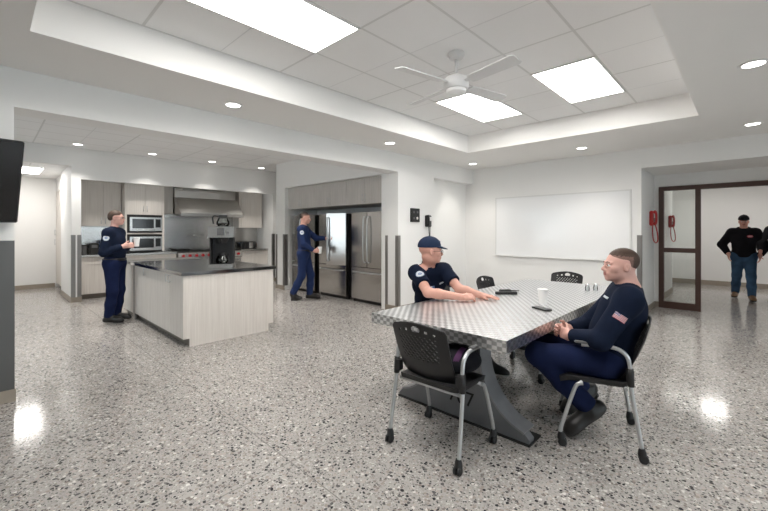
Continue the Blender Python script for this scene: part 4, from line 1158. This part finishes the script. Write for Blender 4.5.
def person(label, J, P):
    """J: world joints. P: options"""
    h = P.get('h', 0.006); sc = P.get('hs', 1.0); fat = P.get('fat', 1.0)
    base = V3(*P['base'])
    root = thing('person', label, 'person', tuple(base))
    up = unit(J['neck']-J['pelvis']); rt = unit(J['sr']-J['sl']); rt = unit(rt-up*(rt@up)); fw = np.cross(up, rt)
    RT = np.stack([rt, fw, up])
    hipr = unit(J['hr']-J['hl'])
    RP = RT if 'pfwd' not in P else np.stack([hipr, np.cross(P.get('pup', V3(0, 0, 1)), hipr), P.get('pup', V3(0, 0, 1))])
    skin = P.get('skin', M['skin'])
    belly = J['pelvis']*0.5+J['chest']*0.5
    def torso(s, e, k=0.05):
        s.ell(J['pelvis'], V3(0.165, 0.120, 0.115)*fat+e, RT, k)
        s.ell(belly+fw*0.012*fat, V3(0.148, 0.118*fat, 0.16)*V3(fat, 1, 1)+e, RT, k)
        s.ell(J['chest'], V3(0.170, 0.118, 0.165)*V3(fat, fat, 1)+e, RT, k)
        s.cone(J['sl']-up*0.01, J['sr']-up*0.01, 0.058+e, 0.058+e, k)
        nb = J['neck']-up*0.03
        s.cone(nb, J['sl'], 0.052+e*0.7, 0.055+e, k); s.cone(nb, J['sr'], 0.052+e*0.7, 0.055+e, k)
    H, HR = J['head'], rotm(J['look'], J.get('headup', V3(0, 0, 1)))
    # body, one continuous mesh
    s = SDF(h); torso(s, 0)
    s.cone(J['neck']-up*0.02, H+HR.T@(V3(0, -0.03, -0.05)*sc), 0.061*P.get('nk', 1), 0.056*P.get('nk', 1), 0.03)
    for q in 'lr':
        m = P.get('arm', 1.0)
        s.chain([J['s'+q], J['e'+q]], [0.054*m, 0.043*m], 0.02); s.chain([J['e'+q], J['e'+q]*0.7+J['w'+q]*0.3, J['w'+q]], [0.043*m, 0.044*m, 0.028*m], 0.02)
        s.chain([J['h'+q], J['k'+q]], [0.088*fat, 0.058], 0.04); s.chain([J['k'+q], J['k'+q]*0.7+J['a'+q]*0.3, J['a'+q]], [0.058, 0.057, 0.038], 0.03)
        ft = J['t'+q]-J['a'+q]; s.cone(J['a'+q], J['a'+q]+ft*0.55+J.get('sole_'+q, V3(0, 0, 1))*0.025, 0.036, 0.022, 0.02)
        d, n, sg, cu = J['hand_'+q]; sg = -1 if q == 'l' else 1
        hand_prims(s, J['w'+q], d, n, sg, cu, P.get('hsz', 1.0), fr=P.get('fr', 0.0088))
    head_prims(s, H, HR, sc, P.get('fem', False))
    body = sdf_obj('body', s, [skin, M['lips']], root, base, head_mat(H, HR, sc), 1)
    # eyes
    g = lambda x, y, z: H+(HR.T@(V3(x, y, z)*sc))
    for q in (-1, 1):
        bm = B(); t_ = bmesh.new(); bmesh.ops.create_uvsphere(t_, u_segments=16, v_segments=10, radius=0.0125*sc)
        c = g(q*0.030, 0.0835, 0.0)
        for f in t_.faces: f.smooth = True
        merge(bm, t_, 0, Matrix.Translation(Vector(c-base)))
        fdir = Vector(HR[1])
        for f in bm.faces:
            if (f.calc_center_median()-Vector(c-base)).normalized().dot(fdir) > 0.88: f.material_index = 1
        obj('eye', bm, [M['eye'], M['iris']], root)
    # brows
    for q in (-1, 1):
        bm = B(); tube(bm, [Vector(g(q*0.014, 0.1015, 0.0185)-base), Vector(g(q*0.028, 0.0965, 0.023)-base), Vector(g(q*0.044, 0.083, 0.018)-base)], [0.0026*sc, 0.0030*sc, 0.0015*sc], 8)
        obj('eyebrow', bm, P.get('hair', M['haird']), root)
    # hair
    hk = P.get('hairkind')
    e = lambda s_, c, r, k=0.02, op='u': s_.ell(g(*c), np.array(r)*sc, HR, k, op)
    if hk:
        s = SDF(min(h, 0.006))
        if hk == 'fade':
            e(s, (0, -0.020, 0.040), (0.0775, 0.101, 0.0865)); s.box(g(0, 0.06, -0.045), V3(0.2, 0.080, 0.085)*sc, HR, 0.01, 0.012, 's'); s.box(g(0, 0, -0.115), V3(0.2, 0.2, 0.080)*sc, HR, 0.01, 0.01, 's')
            e(s, (0, 0.102, 0.040), (0.056, 0.032, 0.050), 0.015, 's')
            for q in (-1, 1): e(s, (q*0.080, -0.008, -0.005), (0.020, 0.027, 0.036), 0.006, 's')
            def mf(C):
                q_ = ((C-H)@HR.T)/sc
                t_ = np.maximum((q_[:, 2]-0.068)/0.022, (-q_[:, 1]-0.050)/0.028)+0.25*np.sin(C[:, 0]*900)*np.sin(C[:, 2]*700)
                return np.where(t_ > 0.8, 0, np.where(t_ > 0.0, 1, 2))
            sdf_obj('hair', s, [P['hair'], M['hairmid'], M['hairfade']], root, base, mf, 1)
        elif hk == 'fringe':           # only what shows below a cap
            e(s, (0, -0.020, 0.033), (0.0768, 0.0990, 0.0835)); s.box(g(0, 0.09, -0.0), V3(0.2, 0.095, 0.2)*sc, HR, 0.01, 0.01, 's'); s.box(g(0, 0, -0.10), V3(0.2, 0.2, 0.075)*sc, HR, 0.01, 0.01, 's')
            for q in (-1, 1): e(s, (q*0.080, -0.008, -0.005), (0.020, 0.027, 0.036), 0.006, 's')
            sdf_obj('hair', s, M['hairfade'] if P.get('cap') else P['hair'], root, base, None, 1)
        elif hk == 'back':
            e(s, (0, -0.020, 0.040), (0.083, 0.106, 0.091)); e(s, (0, -0.085, 0.0), (0.055, 0.035, 0.045), 0.03)
            s.box(g(0, 0.07, -0.065), V3(0.2, 0.085, 0.105)*sc, HR, 0.02, 0.02, 's'); s.box(g(0, 0, -0.13), V3(0.2, 0.2, 0.09)*sc, HR, 0.01, 0.01, 's')
            e(s, (0, 0.098, 0.040), (0.060, 0.030, 0.052), 0.015, 's')
            sdf_obj('hair', s, P['hair'], root, base, None, 2)
    if P.get('cap'):
        s = SDF(min(h, 0.006))
        e(s, (0, -0.014, 0.050), (0.088, 0.112, 0.095)); s.box(g(0, 0, -0.05), V3(0.3, 0.3, 0.088)*sc, HR, 0.0, 0.004, 's')
        s.box(g(0, 0.055, 0.02), V3(0.055, 0.04, 0.03)*sc, HR, 0.0, 0.004, 's') if False else None
        c = sdf_obj('cap', s, P['cap'], root, base, None, 1)
        s = SDF(min(h, 0.005))
        Rb = rotm(HR[1]*math.cos(-0.25)+HR[2]*math.sin(-0.25), HR[2])
        s.ell(g(0, 0.098, 0.036), V3(0.074, 0.068, 0.009)*sc, Rb, 0.0); s.ell(g(0, 0.06, 0.04), V3(0.078, 0.05, 0.010)*sc, HR, 0.01)
        e(s, (0, -0.014, 0.030), (0.079, 0.101, 0.090), 0.0, 's')
        sdf_obj('bill', s, P['cap'], c, base, None, 1)
        bm = B(); lathe(bm, [(0, 0), (0.008*sc, 0), (0.006*sc, 0.005), (0, 0.006)], c=Vector(g(0, -0.014, 0.1445)-base), seg=12); obj('button', bm, P['cap'], c, True)
        if P.get('badge'):
            limb_patch('cap_badge', g(0, -0.016, 0.03), g(0, -0.016, 0.11), 0.62, HR[1], 0.055*sc, 0.038*sc, 0.104*sc, [M['patchb'], M['flagw']], lambda u, v: 1 if abs(u-.5)+abs(v-.5) < .28 else 0, c, base, 12, 10)
    if P.get('glasses'):
        bm = B()
        for q in (-1, 1):
            c = g(q*0.031, 0.104, -0.002); 
            pts = [Vector(c+HR.T@(V3(0.022*math.cos(a), -0.006*abs(math.cos(a))*0, 0.015*math.sin(a))*sc)-base) for a in np.linspace(0, 2*PI, 17)]
            tube(bm, pts, 0.0018, 6, cap=False)
            tube(bm, [Vector(g(q*0.053, 0.102, 0.003)-base), Vector(g(q*0.078, 0.06, 0.004)-base), Vector(g(q*0.082, -0.02, 0.004)-base)], 0.0018, 6)
        tube(bm, [Vector(g(-0.009, 0.106, 0.002)-base), Vector(g(0.009, 0.106, 0.002)-base)], 0.0018, 6)
        obj('glasses', bm, M['blackmat'], root)
    # shirt
    e1 = P.get('shirt_e', 0.014)
    s = SDF(h); torso(s, e1)
    long = P.get('sleeve', 'long') == 'long'
    for q in 'lr':
        m = P.get('arm', 1.0)
        if long:
            s.chain([J['s'+q], J['e'+q]], [0.056*m+e1, 0.046*m+e1], 0.03); s.chain([J['e'+q], J['w'+q]], [0.046*m+e1, 0.030*m+e1*0.8], 0.02)
            d = unit(J['w'+q]-J['e'+q]); s.cyl(J['w'+q]-d*0.022, J['w'+q]+d*0.12, 0.065)
        else:
            m_ = J['s'+q]+(J['e'+q]-J['s'+q])*P.get('slen', 0.72)
            s.chain([J['s'+q], m_], [0.058*m+e1, 0.056*m+e1], 0.03)
            d = unit(J['e'+q]-J['s'+q]); s.cyl(m_-d*0.005, m_+d*0.12, 0.095)
    # neck opening
    nd = unit(H+HR.T@(V3(0, -0.03, -0.05)*sc)-J['neck'])
    s.cyl(J['neck']+nd*0.035, J['neck']+nd*0.2, 0.12)
    s.cyl(J['neck']-nd*0.03, J['neck']+nd*0.2, 0.062*P.get('nk', 1)+0.004)
    # hem
    hem = J['pelvis']-up*P.get('hem', 0.02)
    s.cyl(hem-up*0.3, hem, 0.4)
    shirt = sdf_obj('shirt', s, P['shirt'], root, base, None, 2)
    if P.get('collar'):
        s = SDF(h)
        c0 = J['neck']+nd*0.018
        s.cyl(c0-nd*0.022, c0+nd*0.024, 0.078*P.get('nk', 1), 0.004, 'u'); s.cyl(c0-nd*0.05, c0+nd*0.06, 0.068*P.get('nk', 1)); s.ell(c0+fw*0.085, V3(0.018, 0.05, 0.06), RT, 0.004, 's')
        sdf_obj('collar', s, P['shirt'], shirt, base, None, 1)
    # trousers
    e2 = P.get('trous_e', 0.014)
    s = SDF(h)
    s.ell(J['pelvis'], V3(0.166, 0.122, 0.115)*fat+e2-0.004, RT, 0.05); s.cone(J['hl'], J['hr'], 0.09*fat+e2*.5, 0.09*fat+e2*.5, 0.05)
    for q in 'lr':
        s.chain([J['h'+q], J['k'+q]], [0.092*fat+e2, 0.062+e2], 0.05); s.chain([J['k'+q], J['k'+q]*0.5+J['a'+q]*0.5, J['a'+q]], [0.062+e2, 0.058+e2, 0.052+e2], 0.04)
        d = unit(J['a'+q]-J['k'+q]); s.cyl(J['a'+q]+d*P.get('cuff', 0.01), J['a'+q]+d*0.2, 0.12)
    wst = J['pelvis']+up*0.075
    s.cyl(wst, wst+up*0.3, 0.3)
    sdf_obj('trousers', s, P['trousers'], root, base, None, 2)
    if P.get('belt', True):
        s = SDF(h); s.ell(J['pelvis']+up*0.035, V3(0.172, 0.130, 0.16)*fat+e2, RT, 0.0)
        s.cyl(J['pelvis']+up*0.055, J['pelvis']+up*0.4, 0.4); s.cyl(J['pelvis']-up*0.4, J['pelvis']+up*0.012, 0.4)
        sdf_obj('belt', s, M['boot'], root, base, None, 0)
    # shoes
    for q in 'lr':
        a, t_ = J['a'+q], J['t'+q]
        d = unit(t_-a); s = SDF(min(h, 0.008))
        upv = unit(J['k'+q]-a); soleN = J.get('sole_'+q, V3(0, 0, 1))
        f2 = unit(d-soleN*(d@soleN)); flo = t_@soleN
        heel = a+soleN*(flo-a@soleN)-f2*0.045+soleN*0.012; toe = t_+soleN*0.012
        bs = P.get('bs', 1.0)
        s.cone(a+upv*0.10, a-upv*0.02, 0.050*bs, 0.050*bs, 0.03); s.cone(a, heel+soleN*0.025, 0.045*bs, 0.036*bs, 0.03)
        s.cone(heel+soleN*0.025, toe+soleN*0.018-f2*0.03, 0.037*bs, 0.043*bs, 0.03); s.cone(a+d*0.02, toe+soleN*0.02-f2*0.02, 0.044*bs, 0.036*bs, 0.03)
        s.cone(toe+soleN*0.018-f2*0.04, toe+soleN*0.012+f2*0.01, 0.043*bs, 0.035*bs, 0.03)
        Rs = np.stack([np.cross(f2, soleN), f2, soleN])
        bot = (heel+toe)/2-soleN*0.012
        s.box(bot-soleN*0.1, V3(0.3, 0.4, 0.1), Rs, 0, 0.004, 's')
        sm = P.get('solem', M['sole'])
        z0 = bot@soleN
        sdf_obj('shoe', s, [P.get('shoes', M['boot']), sm], root, base, (lambda C, z0=z0, N_=soleN: ((C@N_) < z0+0.022).astype(int)), 1)
    if P.get('patch'):
        for q, tp, rr in P['patch']:
            a, b = J['s'+q], J['e'+q]; out = (rt if q == 'r' else -rt)+P.get('patch_dir', fw*0.35)
            limb_patch('shoulder_patch', a, b, tp, out, 0.088, 0.092, rr, [M['patchw'], M['patchb']],
                       lambda u, v: 1 if (0.25 < math.hypot((u-.5)*2, (v-.5)*2) < 0.42 or (abs(v-.5) < .05 and abs(u-.5) < .2) or math.hypot((u-.5)*2, (v-.5)*2) > 0.9) else 0,
                       shirt, base, 20, 20, lambda u, v: math.hypot((u-.5)*2, (v-.5)*2) < 1.0)
    return root, shirt, base, RT
def cup_in_hand(label, loc, tilt=0):
    t = thing('paper_cup', label, 'cup', tuple(loc)); cup_parts(t); return t

# --- man in cap at the left side of the table
J = dict(pelvis=V3(3.37, 2.57, 0.54), chest=V3(3.22, 2.44, 0.87), neck=V3(3.145, 2.365, 1.065), sl=V3(3.31, 2.27, 1.00), sr=V3(2.985, 2.44, 0.99),
         head=V3(3.095, 2.31, 1.205), look=V3(0.78, -0.62, 0.0),
         el=V3(3.21, 2.05, 0.84), er=V3(2.84, 2.16, 0.815), wl=V3(3.285, 1.84, 0.79), wr=V3(3.035, 1.90, 0.80),
         hl=V3(3.44, 2.50, 0.53), hr=V3(3.28, 2.60, 0.53), kl=V3(3.30, 2.09, 0.53), kr=V3(3.08, 2.22, 0.53), al=V3(3.40, 1.86, 0.13), ar=V3(3.10, 1.98, 0.13),
         tl=V3(3.45, 1.69, 0.015), tr=V3(3.05, 1.80, 0.015))
for q_, f_ in (('pelvis', .6), ('chest', .4), ('neck', .3), ('sl', -.6), ('sr', .6), ('head', 0), ('hl', .6), ('hr', .6)): J[q_] = J[q_]+V3(0.030, -0.030, 0)*f_
J['er'] = J['er']+V3(0.01, 0, 0.02)
J['hand_l'] = (V3(0.12, -1, -0.02), V3(0, 0, -1), 1, 0.05)
J['hand_r'] = (V3(0.62, -0.62, 0.05), V3(0.3, 0.3, -0.8), 1, 0.75)
def fix_thumb(J):
    pass
cm = person('person in a navy cap and short-sleeved navy shirt leaning on the table', J,
       dict(base=(3.36, 2.54, 0), h=0.0055, fat=1.06, arm=1.04, skin=M['skin'], hair=M['haird'], cap=M['capnavy'], badge=True, glasses=True,
            sleeve='short', slen=0.66, shirt=M['navy'], trousers=M['blackcloth'], collar=True, nk=1.08, hem=0.03, solem=M['solew'], patch=[('r', 0.42, 0.084)], patch_dir=V3(-0.2, -1.9, 0), hs=1.06))
# chest insignia of the capped man
root, shirt, base, RT = cm
def chest_mark(J, RT, x, z, w, hgt, mats, fn, shirt, base, name, fat=1.08, e=0.018, mask=None):
    bm = B(); nu, nv = 14, 12; g = []
    c = J['chest']; r = V3(0.170*fat, 0.118*fat, 0.165)+e
    for j in range(nv+1):
        row = []
        for i in range(nu+1):
            X = x+(i/nu-.5)*w; Z = z+(j/nv-.5)*hgt
            yy = r[1]*math.sqrt(max(0, 1-(X/r[0])**2-(Z/r[2])**2))
            row.append(bm.verts.new(Vector(c+RT.T@V3(X, yy, Z)-base)))
        g.append(row)
    for j in range(nv):
        for i in range(nu):
            u, v = (i+.5)/nu, (j+.5)/nv
            if mask and not mask(u, v): continue
            f = bm.faces.new((g[j][i], g[j][i+1], g[j+1][i+1], g[j+1][i])); f.material_index = fn(u, v); f.smooth = True
    bmesh.ops.delete(bm, geom=[v for v in bm.verts if not v.link_faces], context='VERTS')
    o = obj(name, bm, mats, shirt); md = o.modifiers.new('s', 'SOLIDIFY'); md.thickness = 0.003; md.offset = 0
    return o
chest_mark(J, RT, 0.045, 0.015, 0.062, 0.085, [M['patchb'], M['patchw']], lambda u, v: 1 if (abs(v-.2) < .06 or abs(v-.5) < .05 or abs(u-.5) < .12 and v > .6) else 0, shirt, base, 'chest_badge',
           mask=lambda u, v: abs(u-.5)*2 < 0.95-0.5*max(0, .5-v)*2)
chest_mark(J, RT, -0.075, 0.06, 0.06, 0.016, [M['patchw']], lambda u, v: 0, shirt, base, 'name_tape')

# --- bareheaded man on the right
J = dict(pelvis=V3(2.97, 0.665, 0.56), chest=V3(2.99, 0.60, 0.865), neck=V3(2.98, 0.575, 1.045), sl=V3(2.81, 0.545, 0.975), sr=V3(3.15, 0.655, 0.975),
         head=V3(2.955, 0.625, 1.175), look=V3(-0.60, 0.80, 0.06),
         el=V3(2.70, 0.68, 0.715), er=V3(3.13, 0.86, 0.72), wl=V3(2.80, 0.895, 0.685), wr=V3(2.95, 0.96, 0.69),
         hl=V3(2.87, 0.67, 0.53), hr=V3(3.06, 0.735, 0.53), kl=V3(2.715, 1.085, 0.535), kr=V3(3.00, 1.17, 0.53), al=V3(2.84, 0.83, 0.185), ar=V3(3.18, 0.90, 0.175),
         tl=V3(2.775, 0.905, 0.025), tr=V3(3.09, 0.99, 0.03))
J['hand_l'] = (V3(0.55, 0.75, 0.0), V3(0.75, -0.45, -0.1), 1, 0.55)
J['hand_r'] = (V3(-0.65, 0.45, 0.05), V3(-0.45, -0.75, -0.1), 1, 0.55)
sN = unit(V3(0.31*0.75, -0.95*0.75, 0.75)); 
J['tl'] = V3(2.77, 0.86, 0.03); J['al'] = V3(2.865, 0.775, 0.185)
J['sole_l'] = unit(V3(-0.22, 0.62, 0.80)); J['sole_r'] = unit(V3(-0.45, 0.45, 0.80))
for q_ in ('pelvis', 'hl', 'hr'): J[q_] = J[q_]+V3(-0.012, 0.035, 0)
for q_ in ('chest',): J[q_] = J[q_]+V3(-0.006, 0.02, 0)
root, shirt, base, RT = person('person with short dark hair in a long-sleeved navy shirt sitting right of the table', J,
       dict(base=(2.96, 0.70, 0), h=0.005, fat=1.08, arm=1.08, skin=M['skin2'], hair=M['hairb'], hairkind='fade', sleeve='long', shirt=M['navy'], trousers=M['navy2'], nk=1.1, hem=0.04,
            belt=False, hs=0.97, bs=1.18, shirt_e=0.017, cuff=-0.03))
def flagfn(u, v):
    # u along the horizontal, v up the sleeve
    if u < 0.42 and v > 0.46: return 2 if (int(u*40)+int(v*30)) % 3 else 1
    return 0 if int(v*13) % 2 == 0 else 1
a, b = J['sl'], J['el']
limb_patch('flag_patch', b, a, 0.60, -RT[0]*1.0-RT[1]*0.05, 0.080, 0.052, 0.0725, [M['flagr'], M['flagw'], M['flagb']], flagfn, shirt, base, 26, 13)
chest_mark(J, RT, -0.075, 0.075, 0.06, 0.014, [M['patchw']], lambda u, v: 0, shirt, base, 'name_tape', e=0.021)

# --- standing figures built in a local frame (x right, y forward)
def standing(pos, yaw, H_, mods=None, k=1.0):
    c, s_ = math.cos(yaw), math.sin(yaw)
    f = V3(c, s_, 0); r = V3(s_, -c, 0); u = V3(0, 0, 1); S_ = H_/1.78
    L = dict(pelvis=(0, 0, 0.96), chest=(0, 0.0, 1.29), neck=(0, -0.01, 1.50), sl=(-0.18, -0.01, 1.43), sr=(0.18, -0.01, 1.43), head=(0, 0.03, 1.655),
             el=(-0.235, -0.03, 1.14), er=(0.235, -0.03, 1.14), wl=(-0.25, 0.06, 0.89), wr=(0.25, 0.06, 0.89),
             hl=(-0.09, 0, 0.93), hr=(0.09, 0, 0.93), kl=(-0.10, 0.02, 0.50), kr=(0.10, 0.02, 0.50), al=(-0.105, -0.03, 0.10), ar=(0.105, -0.03, 0.10),
             tl=(-0.12, 0.15, 0.015), tr=(0.12, 0.15, 0.015))
    L.update(mods or {})
    p = V3(pos[0], pos[1], 0)
    W = lambda v: p+(r*v[0]+f*v[1]+u*v[2])*S_
    D = lambda v: r*v[0]+f*v[1]+u*v[2]
    J = {}
    for n_, v in L.items():
        if n_.startswith('hand_'): J[n_] = (D(v[0]), D(v[1]), v[2], v[3])
        elif n_ in ('look',) or n_.startswith('sole'): J[n_] = D(v)
        else: J[n_] = W(v)
    if 'look' not in J: J['look'] = f
    J.setdefault('hand_l', (D((0, 0.2, -1)), D((1, 0, 0)), 1, 0.35)); J.setdefault('hand_r', (D((0, 0.2, -1)), D((-1, 0, 0)), -1, 0.35))
    return J, D, W
# woman by the island, holding a cup
J, D, W = standing((1.385, 7.13), math.radians(-38), 1.73, dict(
    wl=(-0.03, 0.21, 1.22), el=(-0.24, 0.0, 1.11), wr=(0.10, 0.18, 1.21), er=(0.25, -0.03, 1.11),
    hand_l=((0.75, 0.6, 0.1), (0.3, -0.3, -1), -1, 0.5), hand_r=((0.0, 0.9, 0.15), (-1, 0.1, 0), -1, 0.75), tl=(-0.11, 0.15, 0.015), look=(-0.1, 1, 0.02),
    sl=(-0.165, -0.01, 1.42), sr=(0.165, -0.01, 1.42)))
person('person with brown hair in navy uniform standing by the island holding a cup', J,
       dict(base=(1.385, 7.13, 0), h=0.009, hs=0.95, arm=1.0, fat=1.03, fem=True, skin=M['skin2'], hair=M['hairb'], hairkind='back', glasses=True, sleeve='long', shirt=M['navy'], trousers=M['navy2'], patch=[('r', 0.30, 0.070)], hem=0.0, nk=0.85, fr=0.0105))
cp = W((0.0, 0.325, 1.20)); cup_in_hand('white paper cup held by the woman at the island', cp)
# man opening the refrigerator
J, D, W = standing((4.50, 6.58), math.radians(-48), 1.80, dict(
    el=(-0.24, 0.20, 1.24), wl=(-0.17, 0.44, 1.24), er=(0.25, 0.05, 1.14), wr=(0.20, 0.26, 1.00),
    hand_l=((0.15, 1, 0.05), (1, -0.1, 0), 1, 0.7), hand_r=((-0.2, 1, 0), (-1, 0, 0), -1, 0.75),
    kl=(-0.09, 0.12, 0.50), al=(-0.09, 0.10, 0.10), tl=(-0.09, 0.28, 0.015), kr=(0.09, -0.02, 0.50), ar=(0.09, -0.20, 0.14), tr=(0.09, -0.04, 0.02), sole_r=(0, -0.35, 0.93), look=(-0.1, 1, -0.1)))
person('person in blue uniform walking past and pulling open a refrigerator door', J,
       dict(base=(4.50, 6.58, 0), h=0.010, skin=M['skin'], hair=M['haird'], hairkind='fade', sleeve='long', shirt=M['navyb'], trousers=M['navyb'], patch=[('r', 0.30, 0.074)], hem=0.0, fr=0.011))
cp = W((0.155, 0.36, 0.945)); cup_in_hand('pale cup held low by the man at the refrigerators', cp)
# corridor
J, D, W = standing((10.80, 0.07), math.radians(180+2), 1.72, dict(
    el=(-0.34, -0.03, 1.14), wl=(-0.24, 0.14, 0.95), er=(0.35, -0.05, 1.16), wr=(0.24, 0.10, 0.96),
    kl=(-0.11, 0.12, 0.50), al=(-0.12, 0.16, 0.10), tl=(-0.14, 0.34, 0.015), kr=(0.11, 0.0, 0.50), ar=(0.13, -0.22, 0.12), tr=(0.15, -0.04, 0.02)))
root, shirt, base, RT = person('person in black hooded sweatshirt, jeans and cap walking down the corridor', J,
       dict(base=(10.80, 0.07, 0), h=0.010, fat=1.12, arm=1.2, skin=M['skin'], hair=M['haird'], hairkind='fringe', cap=M['blackcloth'], sleeve='long', shirt=M['blackcloth'], trousers=M['denim'],
            shoes=M['tanboot'], belt=False, hem=0.06, shirt_e=0.022, fr=0.011))
chest_mark(J, RT, -0.09, 0.05, 0.09, 0.05, [M['flagr'], M['flagw']], lambda u, v: 1 if abs(v-.5) < .15 and abs(u-.5) < .35 else 0, shirt, base, 'chest_print', fat=1.12, e=0.027, mask=lambda u, v: math.hypot((u-.5)*2, (v-.5)*2) < 1)
bm = B(); 
s = SDF(0.010); s.cone(J['neck']-RT[1]*0.05-RT[0]*0.07, J['neck']-RT[1]*0.05+RT[0]*0.07, 0.05, 0.05, 0.03); s.ell(J['neck']-RT[1]*0.07-RT[2]*0.03, V3(0.10, 0.05, 0.08), RT, 0.03); sdf_obj('hood', s, M['blackcloth'], shirt, base)
J, D, W = standing((10.79, -0.49), math.radians(180-5), 1.78, dict(
    el=(-0.30, 0.02, 1.14), wl=(-0.26, 0.22, 0.98), er=(0.33, 0.02, 1.15), wr=(0.30, 0.22, 1.0),
    kl=(-0.11, 0.0, 0.50), al=(-0.12, -0.2, 0.12), tl=(-0.14, -0.03, 0.02), kr=(0.11, 0.10, 0.50), ar=(0.13, 0.12, 0.10), tr=(0.15, 0.30, 0.015)))
person('person in dark jacket, shorts and cap cut off by the right edge of the photo', J,
       dict(base=(10.79, -0.49, 0), h=0.010, skin=M['skin'], hair=M['haird'], hairkind='fringe', cap=M['blackcloth'], sleeve='long', shirt=M['charcoal'], trousers=M['navy2'],
            shoes=M['tanboot'], belt=False, hem=0.05, fr=0.011))

# black bag left on the seat of the near chair
bg = thing('bag', 'soft black bag with a purple patch lying on the seat of the near chair', 'bag', (2.17, 1.45, 0.455))
s = SDF(0.007); c = V3(2.19, 1.44, 0.54)
s.ell(c+V3(0.03, 0, 0), V3(0.16, 0.17, 0.085), None, 0.04); s.ell(c+V3(0.02, -0.06, 0.03), V3(0.09, 0.085, 0.07), None, 0.04); s.ell(c+V3(-0.01, 0.08, 0.02), V3(0.09, 0.07, 0.06), None, 0.04)
s.box(c-V3(0, 0, 0.185), V3(0.4, 0.4, 0.1), None, 0, 0.004, 's')
sdf_obj('bag_body', s, [M['blackcloth'], M['purple']], bg, (2.17, 1.45, 0.455), lambda C: ((np.abs(C[:, 1]-1.36) < 0.018) & (C[:, 0] < 2.19) & (C[:, 2] > 0.57)).astype(int))
bm = B(); tube(bm, smoothpath([(0.0, 0.05, 0.14), (0.02, 0.03, 0.175), (0.03, -0.04, 0.185), (0.03, -0.10, 0.14)], 6), 0.009, 8); obj('strap', bm, M['blackcloth'], bg)
